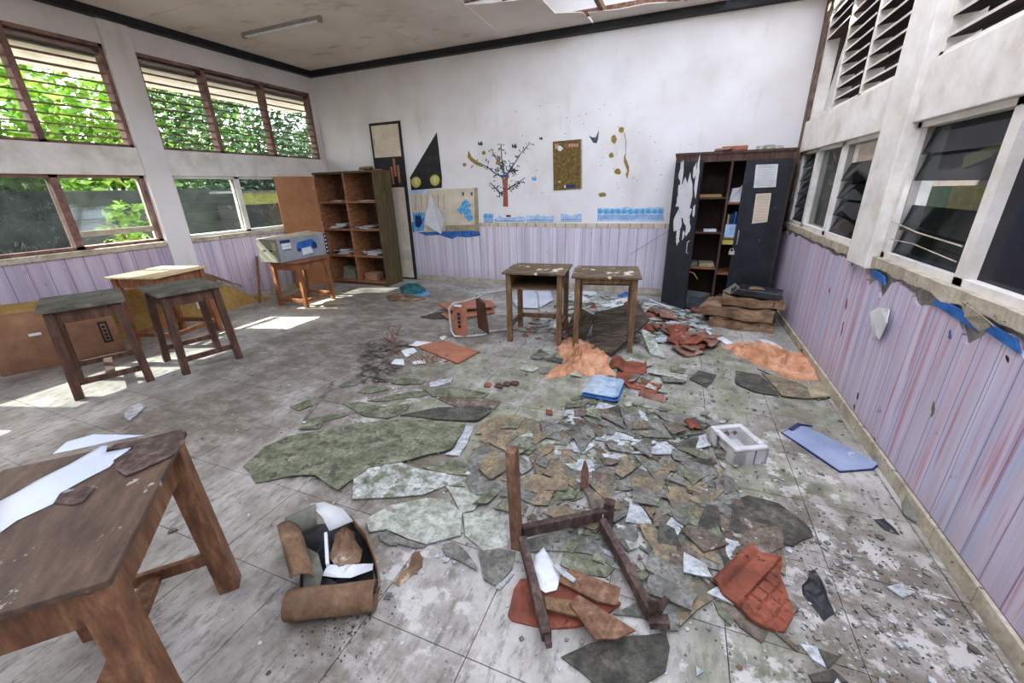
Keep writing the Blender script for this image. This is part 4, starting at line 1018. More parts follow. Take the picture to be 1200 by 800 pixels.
# blue border strips
def strip(lab, x0, y0, x1, y1, ragged, seed, red=False):
    q = random.Random(seed); o = thing('border_strip', lab, 'border', (BW((x0+x1)/2, y1)[0], YB, BW(x0, y1)[1]), 0, 'blue printed border strips above the beige strip')
    l = Vector(o.location); n = 14
    top = [(x0+(x1-x0)*i/n, y0+(q.uniform(0, ragged))) for i in range(n+1)]
    on_wall('strip_paper', top+[(x1, y1), (x0, y1)], 'blue_pale', .0015, .0, o, l)
    m_ = (y0+y1)/2+1
    w = x1-x0; k = max(2, int(w/7))
    for i in range(k):
        if ragged < 3: on_wall('blue_motif', blob_px(x0+w*(i+.5)/k, (y0+m_)/2+ragged*.4, min(3, (m_-y0)/2-.6), 8, ax=1.2, seed=i), 'sticker_blue', .0008, .0015, o, l)
    g = MB()
    for i in range(int(w/2.2)):
        for j in range(2):
            a, b = x0+1+i*2.2, m_+1+j*2.4
            g.prism([Vector((BW(x, y)[0], YB-.0015, BW(x, y)[1]))-l for x, y in ((a, b), (a+1.1, b), (a+1.1, b+1.2), (a, b+1.2))], .0006, (0, -1, 0))
    mk('blue_checks', g, 'blue', o, kind='stuff')
    if red: on_wall('red_patch', blob_px(x0+w*.45, y0+.5, 1.6, 7, ax=2.5, seed=3), 'red', .001, .002, o, l)
strip('short blue printed border strip right beside the poster', 567, 249, 578, 261, 2, 1)
strip('blue checked border strip below the tree sticker', 579, 252.5, 616, 260, 3.5, 2, True)
strip('faded blue checked border strip between tree sticker and gold board', 617, 251, 650, 259.5, 3.5, 3)
strip('short blue border strip under the gold notice board', 657, 250, 682, 259, 3.2, 4)
strip('bright blue patterned border strip beside the black cupboard', 700, 242, 778, 259, 2.2, 5)

# ================================================================ BLACK CUPBOARD
bx0, bx1, by0, by1, bh = -.12, 1.09, 5.57, 6.03, 1.80
cw = (bx1-bx0)/2; cdp = (by1-by0)/2
bcx = thing('black_cupboard', 'tall black laminate cupboard with open left door and torn papers beside the right wall', 'cabinet', ((bx0+bx1)/2, (by0+by1)/2, 0))
mk('side_panel', MB().box(-cw, -cw+.022, -cdp, cdp, 0, bh), 'frame_brown', bcx); mk('side_panel', MB().box(cw-.022, cw, -cdp, cdp, 0, bh), 'frame_brown', bcx)
mk('top_panel', MB().box(-cw-.01, cw+.01, -cdp-.012, cdp, bh-.005, bh+.022), 'frame_brown', bcx)
mk('top_rail', MB().box(-cw+.022, cw-.022, -cdp, -cdp+.02, bh-.085, bh-.005), 'frame_brown', bcx)
mk('back_panel', MB().box(-cw+.022, cw-.022, cdp-.012, cdp, .03, bh-.005), 'dark_int', bcx)
mk('base_panel', MB().box(-cw+.022, cw-.022, -cdp+.01, cdp-.012, .05, .07), 'dark_int', bcx)
mk('divider', MB().box(-.012, .012, -cdp+.004, cdp-.012, .07, bh-.085), 'frame_brown', bcx)
shz = [.50, .93, 1.33]
for z_ in shz:
    mk('shelf_board', MB().box(-cw+.022, -.012, -cdp+.03, cdp-.012, z_-.02, z_), 'shelf_wood' if z_ < .6 else 'frame_brown', bcx)
    mk('shelf_board', MB().box(.012, cw-.022, -cdp+.03, cdp-.012, z_-.06-.02, z_-.06), 'shelf_wood', bcx)
# left door swung open
hx, hy = -cw+.011, -cdp
tip = Vector((.17, 5.245, 0))-Vector(bcx.location)
dl = mk('door', MB().bar((hx, hy, .88), (tip.x, tip.y, .88), .018, 1.68), 'black_lam', bcx, label='open black left door')
dv = (Vector((tip.x, tip.y, 0))-Vector((hx, hy, 0))).normalized(); dn = Vector((dv.y, -dv.x, 0))   # outer face normal
if dn.x > 0: dn = -dn
dlen = (Vector((tip.x, tip.y, 0))-Vector((hx, hy, 0))).length
dlo = Vector(dl.location)
def on_door(pts, th, m, nm):   # pts (s along door 0..1, z)
    P = [Vector((hx, hy, 0))+dv*(s*dlen)+Vector((0, 0, z))+dn*.0092-dlo for s, z in pts]
    return mk(nm, MB().prism(P, th, dn), m, dl)
q = random.Random(9)
for k_, (s, z, w_, h_) in enumerate(((.25, 1.62, .12, .20), (.75, 1.62, .09, .12), (.45, 1.42, .36, .20), (.62, 1.36, .2, .26), (.3, 1.3, .22, .12), (.6, 1.16, .28, .16), (.35, 1.05, .2, .2), (.75, 1.02, .12, .16), (.4, .93, .1, .12), (.62, .92, .07, .07), (.5, 1.24, .32, .1), (.88, 1.52, .07, .3), (.9, 1.2, .06, .1), (.42, .84, .08, .06))):
    pts_ = [(s+w_*.85*math.cos(i/11*6.283)*q.uniform(.5, 1.25)/1.0, z+h_*.8*math.sin(i/11*6.283)*q.uniform(.5, 1.25)) for i in range(11)]
    pts_ = [(min(max(a, .02), .97), b) for a, b in pts_]
    on_door(pts_, .001+.0006*k_*.3, 'white', 'torn_paper_remnant')
mk('handle', MB().tube([Vector((hx, hy, 0))+dv*(dlen*.88)+dn*e_+Vector((0, 0, z_))-dlo for e_, z_ in ((.009, .72), (.035, .73), (.035, .85), (.009, .86))], .006, 6), 'metal', dl)
# right door, closed
dr = mk('door', MB().box(.135, cw-.02, -cdp-.02, -cdp-.001, .06, bh-.088), 'black_lam', bcx, label='closed black right door')
dro = Vector(dr.location)
mk('handle', MB().tube([Vector((.17, -cdp-.02-e_, z_))-dro for e_, z_ in ((0, .80), (.03, .81), (.03, .95), (0, .96))], .006, 6), 'metal', dr)
mk('padlock', MB().box(.10, .16, -cdp-.05, -cdp-.021, .68, .72).tube([(.11, -cdp-.035, .72), (.115, -cdp-.035, .75), (.14, -cdp-.035, .75), (.15, -cdp-.035, .72)], .005, 6).shift(-dro), 'mortar', dr, label='rag-wrapped latch')
bl = Vector(bcx.location)
def CW(px, py): p = W(px, py, 1, by0-.021); return (p.x, p.z)
def door_sheet(lab, pix, m, lines, lm):
    P = [Vector((CW(a, b)[0], by0-.0212, CW(a, b)[1])) for a, b in pix]; o = thing('printed_sheet', lab, 'paper', P[3])
    mk('paper', MB().prism([p-P[3] for p in P], .001, (0, -1, 0)), m, o)
    g = MB()
    for i in range(lines):
        t = (i+1)/(lines+1); a = P[0].lerp(P[3], t)-P[3]; b = P[1].lerp(P[2], t)-P[3]; a, b = a.lerp(b, .1), a.lerp(b, .9)
        g.box(a.x, b.x, -.0016, -.001, a.z-.002, a.z+.002)
    mk('text_lines', g, lm, o, kind='stuff')
door_sheet('upper white printed sheet on the right door of the black cupboard', [(886, 193), (912, 192), (909, 219), (883, 220)], 'paper', 12, 'grey_print')
door_sheet('lower pinkish printed sheet on the right door of the black cupboard', [(886, 227), (904, 226), (899, 260), (881, 262)], 'cream', 9, 'pink')
# contents
def cb(name, lab, cat, x0, x1, y0, y1, z0, z1, m, group=None): return tag(mk(name, MB().box(bl.x+x0, bl.x+x1, bl.y+y0, bl.y+y1, z0, z1), m), lab, cat, group)
cb('book', 'tan book lying flat on the top left shelf of the black cupboard', 'book', -.30, -.06, -.15, .1, 1.332, 1.36, 'carton_pale')
cb('folded_paper', 'small white folded paper on the second left shelf of the black cupboard', 'paper', -.20, -.06, -.16, 0, .932, .955, 'white')
cb('paper_bundle', 'grey crumpled bundle on the low left shelf of the black cupboard', 'paper', -.46, -.22, -.14, .05, .502, .55, 'grey_card')
cb('paper_pile', 'flat pile of stained papers on the low left shelf of the black cupboard', 'paper', -.20, -.03, -.15, .1, .502, .54, 'paper_old')
for i_, (dx_, m_, h_) in enumerate(((.03, 'paper_old', .26), (.058, 'navy', .27), (.088, 'blue', .29), (.118, 'navy_print', .28), (.148, 'blue', .30))):
    T_ = Matrix.Translation((bl.x+dx_+.01, bl.y-.02, .872)) @ Matrix.Rotation(.03*i_, 4, 'Y')
    tag(mk('binder', MB().box(0, .024, -.12, .1, .001, h_, T=T_).box(.002, .022, -.121, -.12, .05, .12, T=T_), m_), ('cream binder, leftmost on the middle right shelf of the black cupboard', 'dark blue binder next to the cream one in the cupboard', 'bright blue binder in the middle of the cupboard row', 'navy binder second from the right in the cupboard row', 'bright blue tilted binder at the right end of the cupboard row')[i_], 'binder', 'binders on the middle right shelf of the black cupboard')
cb('box_file', 'pale green box leaning in front of the blue binders in the cupboard', 'box', .03, .16, -.19, -.15, .872, 1.02, 'blue_pale')
cb('yellow_tray', 'olive yellow strip of board under the binders in the cupboard', 'board', .02, .2, -.21, -.19, .79, .84, 'yellow')
tag(mk('crumpled_paper', MB().prism([(bl.x+.03, bl.y-.12, 1.272), (bl.x+.15, bl.y-.12, 1.272), (bl.x+.20, bl.y-.1, 1.5), (bl.x+.13, bl.y-.12, 1.43), (bl.x+.05, bl.y-.11, 1.42)], .1, (0, 1, 0)), 'paper'), 'crumpled white papers standing on the top right shelf of the black cupboard', 'paper')
tag(mk('hanging_strap', MB().tube([(bl.x-.4, bl.y-.22, .44), (bl.x-.33, bl.y-.24, .46), (bl.x-.25, bl.y-.25, .43), (bl.x-.2, bl.y-.25, .36)], .008, 6), 'carton_pale', smooth=True), 'curled tan strip hanging from the low shelf of the black cupboard', 'strip')
tag(mk('hanging_rag', MB().prism([(bl.x-.42, bl.y-.215, .47), (bl.x-.37, bl.y-.215, .47), (bl.x-.38, bl.y-.22, .3), (bl.x-.35, bl.y-.22, .2), (bl.x-.41, bl.y-.22, .22)], .02, (0, -1, 0)), 'carton_warp'), 'brown rag hanging from the low left shelf of the black cupboard', 'rag')
terra_piece('roof_tile', 'orange red roof tile lying on top of the black cupboard', .50, 5.75, bh+.024, .26, .30, 1.45, (.0, .0), .05, 'terra', seed=8)
terra_piece('roof_tile', 'flat red tile fragment under the tile on top of the black cupboard', .40, 5.66, bh+.022, .16, .22, 1.1, (.0, .0), .02, 'terra_old', seed=9)
# ================================================================ FLOOR: LARGE THINGS
rub = MB(); q = random.Random(15)
for _ in range(26):
    x, y = q.uniform(.70, .95), q.uniform(5.60, 5.80); s_ = q.uniform(.012, .035)
    rub.prism([(x+s_*math.cos(a)*q.uniform(.6, 1.2), y+s_*math.sin(a)*q.uniform(.6, 1.2), bh+.0225) for a in (0, 1.3, 2.6, 3.9, 5.2)], s_*q.uniform(.6, 1.4))
tag(mk('plaster_rubble', rub, SH['pale'], kind='stuff'), 'small pale plaster rubble on the right of the black cupboard top', 'debris')
for i_, (a, b, w_) in enumerate(((.16, .62, .03), (.30, .35, .02))): pass
def heap(name, lab, cat, pix, m, h, seed=1, z0=0.0, rings=16, sub=8, fold=7, group=None, aniso=(1, 1), z1=None, edge=.0):
    """crumpled cloth or paper: outline on the floor, folded surface above it"""
    P = [F(px, py, z0) for px, py in pix]; Q = []
    for i, p in enumerate(P):
        q = P[(i+1) % len(P)]
        for s in range(sub): Q.append(p.lerp(q, s/sub))
    n = len(Q); c = sum(Q, Vector())/n; vs = []
    def hh(p, t):
        w = Vector((noise.noise(p*5+Vector((seed, 0, 0))), noise.noise(p*5+Vector((0, seed, 3))), 0))*.9
        v = Vector((p.x*fold*aniso[0], p.y*fold*aniso[1], seed*2.7))+w
        r = max(0, 1-(noise.noise(v)*3.6)**2); r2 = max(0, 1-(noise.noise(v*1.9+Vector((9, 2, 0)))*4)**2)
        return max(.003, h*(1-t**5)*(.15+.42*r+.22*r2+.12*noise.noise(v*.6)))
    vs.append(c+Vector((0, 0, hh(c, 0))))
    for r in range(1, rings+1):
        t = r/rings
        for q in Q:
            p = c.lerp(q, t); p = p+Vector((noise.noise(p*9), noise.noise(p*9+Vector((5, 5, 5))), 0))*.02*t
            vs.append(Vector((p.x, p.y, z0+(hh(p, t) if r < rings else .001))))
    fs = [(0, 1+i, 1+(i+1) % n) for i in range(n)]
    for r in range(rings-1):
        a = 1+r*n; b = a+n; fs += [(a+i, b+i, b+(i+1) % n, a+(i+1) % n) for i in range(n)]
    b = 1+(rings-1)*n; fs.append(tuple(b+i for i in range(n))[::-1])
    return tag(mk(name, MB().add(vs, fs), m, smooth=True), lab, cat, group)


heap('orange_cloth', 'long crumpled salmon orange cloth on the floor by the right wall', 'cloth', [(845, 406), (862, 402), (880, 403), (905, 407), (930, 415), (948, 420), (957, 430), (962, 442), (955, 446), (940, 446), (925, 444), (905, 434), (885, 427), (868, 419), (857, 413)], 'cloth', .11, 3, fold=7)
heap('orange_cloth', 'crumpled salmon orange cloth in front of the middle desks', 'cloth', [(652, 410), (657, 401), (668, 396), (680, 399), (692, 403), (705, 412), (716, 418), (722, 430), (722, 442), (705, 446), (690, 440), (672, 436), (655, 443), (636, 445), (648, 436), (666, 428), (660, 420)], 'cloth', .12, 5, fold=7)
heap('teal_cloth', 'crumpled teal and blue cloth on the floor by the corner shelf', 'cloth', [(468, 337), (478, 332), (492, 333), (500, 340), (494, 345), (480, 345), (470, 344)], 'teal', .06, 7, fold=9)
sheet('blue_sheet', 'light blue paper sheet beside the teal cloth', 'paper', [(484, 346), (502, 341), (505, 344), (496, 347)], .004, 'sticker_blue', .003)
heap('dusty_heap', 'flat dusty brown rag in front of the teal cloth', 'rag', [(452, 346), (470, 343), (495, 348), (500, 351), (480, 354), (455, 353)], 'carton_wet', .02, 9)
tag(mk('broken_black_board', MB().prism([W(806, 346, 1, 5.5), W(822, 362, 1, 5.5), W(842, 366, 1, 5.5), W(845, 348, 1, 5.5)], .03, (0, .3, 1)), 'black_lam'), 'black board lying inside the bottom of the black cupboard', 'board') if 0 else None
tag(mk('dark_board', MB().prism([(.12, 5.42, .01), (.42, 5.34, .01), (.46, 5.58, .17), (.15, 5.62, .19)], .015), 'black_lam'), 'small dark panel propped in the foot of the black cupboard', 'board')
heap('crumpled_paper', 'white crumpled paper between the open cupboard door and the dark panel', 'paper', [(805, 362), (808, 350), (818, 352), (825, 360), (822, 365)], 'white', .10, 12)
# collapsed stack of warped cartons by the cupboard
st = thing('collapsed_carton_stack', 'collapsed stack of warped tan cardboard trays beside the black cupboard', 'box', (.80, 4.98, 0), math.radians(-8))
rg = random.Random(3)
def tray(x0, x1, y0, y1, z0, z1, sk, m='carton_warp'):
    T_ = rotz(sk)
    g = MB(); n = 8
    f = [Vector((x0+(x1-x0)*i/n, y0+.03*math.sin(i*1.1+sk*9), z0)) for i in range(n+1)]
    t = [Vector((p.x, p.y-.01*math.cos(i*1.7), z1+.012*math.sin(i*2.1+sk*5))) for i, p in enumerate(f)]
    vs = f+t+[Vector((p.x, y1, z0)) for p in f]+[Vector((p.x, y1, p2.z)) for p, p2 in zip(f, t)]
    k = n+1; fs = []
    for i in range(n):
        fs += [(i, i+1, k+i+1, k+i), (2*k+i, 3*k+i, 3*k+i+1, 2*k+i+1), (k+i, k+i+1, 3*k+i+1, 3*k+i), (i, 2*k+i, 2*k+i+1, i+1)]
    fs += [(0, k, 3*k, 2*k), (n, 2*k+n, 3*k+n, k+n)]
    g.add([T_ @ v for v in vs], fs); return g
mk('cardboard_tray', tray(-.36, .26, -.26, .24, .0, .085, .05), 'carton_warp', st)
mk('cardboard_tray', tray(-.30, .28, -.23, .24, .087, .10, -.02), 'carton_wet', st)
mk('cardboard_tray', tray(-.44, .27, -.25, .22, .115, .21, -.12), 'carton_warp', st)
mk('cardboard_tray', tray(-.26, .33, -.14, .25, .23, .31, .06), 'carton_warp', st)
mk('gap_shade', tray(-.38, .28, -.2, .2, .1, .116, -.05), 'blackpl', st)  # solid black layer drawn as the shade between the trays
heap('rag', 'dark brown crumpled rag at the left end of the carton stack', 'rag', [(829, 366), (833, 356), (845, 351), (852, 357), (848, 366), (838, 371)], 'carton_wet', .2, 4, fold=9)
bb = thing('black_file_box', 'black crumpled file box lying on top of the warped carton stack', 'box', (.84, 5.02, .325), math.radians(-10))
mk('box_body', MB().prism([(-.22, -.12, 0), (.25, -.14, .0), (.27, .12, .0), (-.15, .14, .0)], .075).xf(Matrix.Rotation(.04, 4, 'Y')), 'blackpl', bb, bevel=.008)
mk('folded_flap', MB().prism([(-.22, -.13, .01), (-.30, .02, .0), (-.2, .12, .08), (-.14, -.12, .09)], .01), 'grey_card', bb)
mk('torn_edge', MB().prism([(-.05, -.1, .08), (.1, -.09, .08), (.06, -.02, .09), (-.04, -.03, .09)], .008), 'carton_warp', bb)
# planks leaning under the right desk
pk = tag(mk('leaning_plank', MB().prism([F(691, 408, .02), W(728, 415, 1, 3.78) if 0 else F(716, 417, .02), Vector((-.18, 4.12, .20)), Vector((-.33, 4.42, .30)), Vector((-.75, 4.2, .2))], .02, (.2, .3, 1)), 'plywood_rot'), 'broad rotten grey brown plywood sheet leaning under the right middle desk', 'board')
tag(mk('rotten_board', MB().prism([Vector((-1.02, 3.98, .01)), Vector((-.78, 3.9, .01)), Vector((-.72, 4.1, .2)), Vector((-.95, 4.3, .23))], .02, (0, 0, 1)), 'plywood_rot'), 'dark rotten board leaning between the two middle desks', 'board')
tag(mk('leaning_shard', MB().prism([Vector((-.26, 4.05, .14)), Vector((-.16, 3.98, .13)), Vector((.02, 3.66, .005)), Vector((-.12, 3.72, .005))], .008, (0, 0, 1)), SH['pale']), 'pale ceiling shard sloping from the leaning plywood to the floor', 'board')
# fallen tube chair
fc = thing('fallen_chair', 'fallen chair with pale metal tube frame and orange backrest left of the middle desks', 'chair', (-2.0, 3.75, 0))
l = Vector(fc.location)
def sub(P): return [Vector(p)-l for p in P]
by_ = 3.60
mk('backrest', MB().prism(sub([(-2.155, by_, .01), (-1.985, by_-.02, .03), (-1.975, by_+.02, .40), (-2.15, by_+.03, .37)]), .014, (0, 1, 0)), 'laminate_red', fc)
for i_ in range(4): mk('black_character', MB().box(-2.075-l.x, -2.045-l.x, by_-.018-l.y, by_-.012-l.y, .12+.045*i_, .145+.045*i_).box(-2.064-l.x, -2.056-l.x, by_-.018-l.y, by_-.012-l.y, .115+.045*i_, .152+.045*i_), 'black_card', fc)
mk('white_print', MB().box(-2.12-l.x, -2.03-l.x, by_-.003-l.y, by_-.001+.01-l.y, .345, .365), 'white', fc)
mk('seat', MB().prism(sub([(-1.96, 3.80, .42), (-1.84, 3.74, .36), (-1.80, 3.72, .03), (-1.95, 3.80, .06)]), .03, (.3, 1, 0)), 'wood_dark', fc)
def tubep(P, r=.012): return MB().tube(sub(P), r, 8)
mk('frame_tube', tubep([(-1.88, 3.86, .42), (-2.03, 3.66, .385), (-2.12, 3.6, .38), (-2.165, 3.58, .33), (-2.165, 3.58, .08), (-2.12, 3.57, .02), (-2.03, 3.6, .014), (-1.84, 3.72, .014), (-1.80, 3.78, .03)]), 'metal', fc, smooth=True)
mk('frame_tube', tubep([(-1.86, 3.80, .02), (-1.60, 3.98, .02), (-1.13, 4.36, .02), (-.95, 4.50, .02)]), 'metal', fc, smooth=True)
mk('frame_tube', tubep([(-1.93, 3.9, .42), (-1.78, 4.2, .40), (-1.66, 4.48, .38), (-1.52, 4.5, .36), (-1.47, 4.46, .30), (-1.42, 4.38, .02)]), 'metal', fc, smooth=True)
for s_ in ((-1.1, 4.38), (-1.44, 4.38)): mk('rubber_foot', MB().tube(sub([(s_[0]-.02, s_[1]-.015, .02), (s_[0]+.02, s_[1]+.015, .02)]), .016, 8), 'black_card', fc)
def board(lab, pix, z, m, th, zt=None, group=None, name='loose_board', cat='board'):
    P = [F(px, py, z) for px, py in pix]
    if zt: P = [Vector((p.x, p.y, p.z+dz)) for p, dz in zip(P, zt)]
    o = mk(name, MB().prism(P, th), m, bevel=.002); return tag(o, lab, cat, group)
board('flat red brown laminate board lying on the floor in front of the fallen chair', [(489, 407), (517, 400), (562, 413), (536, 427)], .004, 'laminate_red', .016)
board('dark red laminate board behind the fallen chair, upper of the two', [(514, 357), (525, 364), (582, 360), (575, 353), (548, 351)], .07, 'laminate_red', .018)
board('dark red laminate board behind the fallen chair, lower of the two', [(517, 369), (527, 376), (580, 367), (575, 361), (545, 360)], .015, 'laminate_red', .018)
board('grey flat board half under the laminate boards', [(492, 372), (512, 366), (530, 367), (530, 373), (508, 374)], .004, 'plywood_rot', .008)

def C7_(L): return [(560+a/2.5, 480+b/2.5) for a, b in L]
# ---- foreground broken chair frame
ch = thing('broken_chair_frame', 'broken dusty brown wooden chair frame lying in the centre foreground', 'chair', (-.42, 1.3, 0))
l = Vector(ch.location)
a0, a1 = F(606, 640, .0), W(603, 527, 1, F(606, 640, 0).y+.0)
mk('back_post', MB().bar(a0-l+Vector((0, 0, .0)), Vector((a0.x-.012, a0.y, a1.z))-l, .042, .05, (0, 1, 0)), 'wood_brown_dusty', ch, bevel=.003)
p_, q_ = F(612, 622, .08), F(716, 600, .08)
mk('front_rail', MB().bar(p_-l, q_-l, .03, .055), 'wood_broken', ch, bevel=.003)
mk('leg_stub', MB().bar(Vector((q_.x-.01, q_.y, .14))-l, Vector((q_.x-.01, q_.y, 0))-l, .045, .045, (0, 1, 0)), 'wood_broken', ch, bevel=.003)
p_, q_ = F(612, 632, .06), F(641, 746, .06)
mk('side_rail', MB().bar(p_-l, q_-l, .034, .045), 'wood_broken', ch, bevel=.003)
mk('tenon', MB().bar(q_-l, q_-l+(q_-p_).normalized()*.03, .02, .025), 'wood_broken', ch)
p_, q_ = F(706, 612, .06), F(765, 722, .055)
mk('side_rail', MB().bar(p_-l, q_-l, .034, .05), 'wood_broken', ch, bevel=.003)
dd_ = (q_-p_).normalized()
mk('splintered_stub', MB().bar(q_-l-dd_*.02+Vector((0, 0, .03)), q_-l+dd_*.02+Vector((.01, .01, .075)), .015, .03).bar(q_-l+Vector((.015, 0, .025)), q_-l+Vector((.04, .035, .07)), .018, .02).bar(q_-l+Vector((-.01, -.01, -.02)), q_-l+Vector((.055, -.0, .0)), .035, .03), 'wood_broken', ch)
mk('nail', MB().tube([p_-l+Vector((0, 0, .025)), p_-l+Vector((0, 0, .045))], .003, 6), 'metal', ch)
# post standing in the debris
sp = F(684, 575, 0)
tag(mk('upright_splinter', MB().prism([(sp.x-.02, sp.y, 0), (sp.x+.014, sp.y-.005, 0), (sp.x+.012, sp.y, .13), (sp.x-.006, sp.y, .185), (sp.x-.018, sp.y, .12)], .018, (.3, 1, 0)), 'terra_old'), 'thin reddish tile splinter standing upright in the shards', 'fragment')
# slats and tile under the frame
board('dusty brown wooden slat under the broken chair frame, upper right one', [(657, 672), (670, 668), (727, 690), (723, 713), (700, 706), (655, 683)], .035, 'wood_brown_dusty', .010, (0, 0, 0, .01, 0, 0), name='loose_plank')
board('short tan wooden slat crossing under the left rail of the broken chair', [(637, 700), (672, 705), (683, 720), (710, 735), (690, 727), (640, 715)], .045, 'wood_pale', .010, name='loose_plank')
board('dusty brown slat pointing to the dark slab, lower right of the broken chair', [(667, 708), (678, 698), (745, 740), (722, 750), (697, 750)], .058, 'wood_brown_dusty', .009, name='loose_plank')
UNDER_TILE = C7_([(88, 590), (105, 520), (125, 490), (240, 478), (330, 500), (420, 560), (360, 605), (290, 625), (200, 628), (100, 605)])
heap('white_plastic', 'white crumpled plastic piece on the left rail of the broken chair', 'plastic', [(630, 650), (640, 640), (647, 655), (657, 680), (652, 695), (640, 698), (632, 690), (627, 668)], 'white', .035, 6, z0=.03)
sheet('white_shard', 'narrow white shard beside the white plastic inside the broken chair', 'board', [(648, 663), (654, 662), (675, 679), (672, 683), (660, 675)], .05, SH['white'], .004)

# ---- big clay roof tile, bottom right
def pressed_tile(name, lab, pix, o_, e_, z0, roll=.045, wr_=.045, m='terra', g0=.11):
    """outline on the floor; rolled rim along the edge o_->e_, then a hollow pan and a pressed grid"""
    P = [F(a, b, .03) for a, b in pix]; O = F(*o_, .03); E1 = (F(*e_, .03)-O).normalized(); E2 = Vector((E1.y, -E1.x, 0)); Q = []
    c = sum(P, Vector())/len(P)
    if (c-O).dot(E2) < 0: E2 = -E2
    for i, p in enumerate(P):
        q = P[(i+1) % len(P)]; k = max(2, int((q-p).length/.008))
        for s_ in range(k): Q.append(p.lerp(q, s_/k))
    n = len(Q); vs = []; fs = []; rings = 34
    def h(p):
        d = (p-O).dot(E2); l_ = (p-O).dot(E1); z = 0
        if d < wr_: z = roll*math.sqrt(max(0, 1-((d-wr_*.35)/(wr_*.68))**2))
        z = max(z, .018+.016*math.sin(min(1, max(0, d/.24))*math.pi))
        if d > g0:
            a, b = ((d-g0) % .046), (l_ % .052)
            z -= .006*(1 if (a < .006 or b < .006) else 0)
            if abs(d-g0) < .004: z -= .004
        return z
    for r in range(rings+1):
        t = r/rings
        for q in Q: p = c.lerp(q, max(t, .01)); vs.append(Vector((p.x, p.y, z0+h(p))))
    for r in range(rings):
        a = r*n; b = a+n; fs += [(a+i, b+i, b+(i+1) % n, a+(i+1) % n) for i in range(n)]
    fs.append(tuple(range(n))[::-1])
    a = rings*n; off = len(vs)
    vs += [Vector((v.x, v.y, v.z-.014)) for v in vs[a:a+n]]; fs += [(a+i, off+i, off+(i+1) % n, a+(i+1) % n) for i in range(n)]
    cb_i = len(vs); vs.append(Vector((c.x, c.y, z0+.008))); fs += [(off+(i+1) % n, off+i, cb_i) for i in range(n)]
    return tag(mk(name, MB().add(vs, fs), m, smooth=True), lab, 'roof tile')
pressed_tile('roof_tile', 'large red clay roof tile with rolled edge and pressed grid, lower right floor', C7_([(688, 497), (700, 480), (785, 403), (800, 398), (815, 412), (890, 432), (892, 450), (885, 485), (905, 530), (928, 585), (925, 600), (900, 640), (885, 642), (830, 628), (790, 605), (765, 575), (720, 540)]), C7_([(690, 500)])[0], C7_([(790, 402)])[0], .002)
pressed_tile('roof_tile', 'reddish clay roof tile lying under the broken wooden chair frame', UNDER_TILE, C7_([(88, 592)])[0], C7_([(330, 640)])[0], -.012, .03, .05, g0=.16)
# roof tiles in front of the desks
def tl_at(px, py): p = F(px, py, 0); return p.x, p.y
x_, y_ = tl_at(735, 432); terra_piece('roof_tile', 'ribbed red roof tile lying beside the orange cloth in front of the desks', x_, y_, .01, .20, .30, math.radians(4), (.1, 0), .05, 'terra', seed=41)
x_, y_ = tl_at(745, 452); terra_piece('roof_tile', 'long red roof tile behind the blue packet', x_, y_, .01, .14, .36, math.radians(-14), (.12, 0), .04, 'terra', seed=42)
x_, y_ = tl_at(765, 466)
g = MB(); P_ = []
for i in range(9):
    a = math.pi*i/8; P_.append((.035*math.cos(a), .035*math.sin(a)))
T_ = Matrix.Translation((x_, y_, .0)) @ rotz(math.radians(-16))
pr_ = [T_ @ Vector((-.1, a, b)) for a, b in P_]+[T_ @ Vector((-.1, a*.7, b*.7)) for a, b in P_[::-1]]
g.prism(pr_, .2, (T_.to_3x3() @ Vector((1, 0, 0))))
tag(mk('ridge_tile', g, 'terra_old', smooth=True), 'short brown half-round tile piece in front of the long red roof tile', 'roof tile')
# blue and white plastic packet
pc = thing('plastic_packet', 'blue and white plastic packet lying in front of the roof tiles', 'bag', (-.405, 2.83, 0), math.radians(-3))
def pillow(w, d, z0, z1, n=12, seed=0, m=1.0):
    vs, fs = [], []
    for k in (0, 1):
        for j in range(n+1):
            for i in range(n+1):
                u, v = i/n*2-1, j/n*2-1
                e = (1-abs(u)**5)*(1-abs(v)**5); zz = (z0+z1)/2+(1 if k else -1)*(z1-z0)/2*(e**.35 if e > 0 else 0)
                if k: zz += .012*noise.noise(Vector((u*2.5, v*4, seed)))*e*m
                vs.append((u*w/2, v*d/2, zz))
    N_ = (n+1)**2
    for k in (0, 1):
        for j in range(n):
            for i in range(n):
                a = k*N_+j*(n+1)+i; fs.append((a, a+1, a+n+2, a+n+1) if k else (a, a+n+1, a+n+2, a+1))
    return vs, fs
vs, fs = pillow(.27, .30, 0, .055, seed=1); mk('blue_body', MB().add(vs, fs), 'blue', pc, smooth=True)
vs, fs = pillow(.262, .30, .03, .092, seed=2, m=1.6); mk('white_face', MB().add(vs, fs), 'packet', pc, smooth=True)
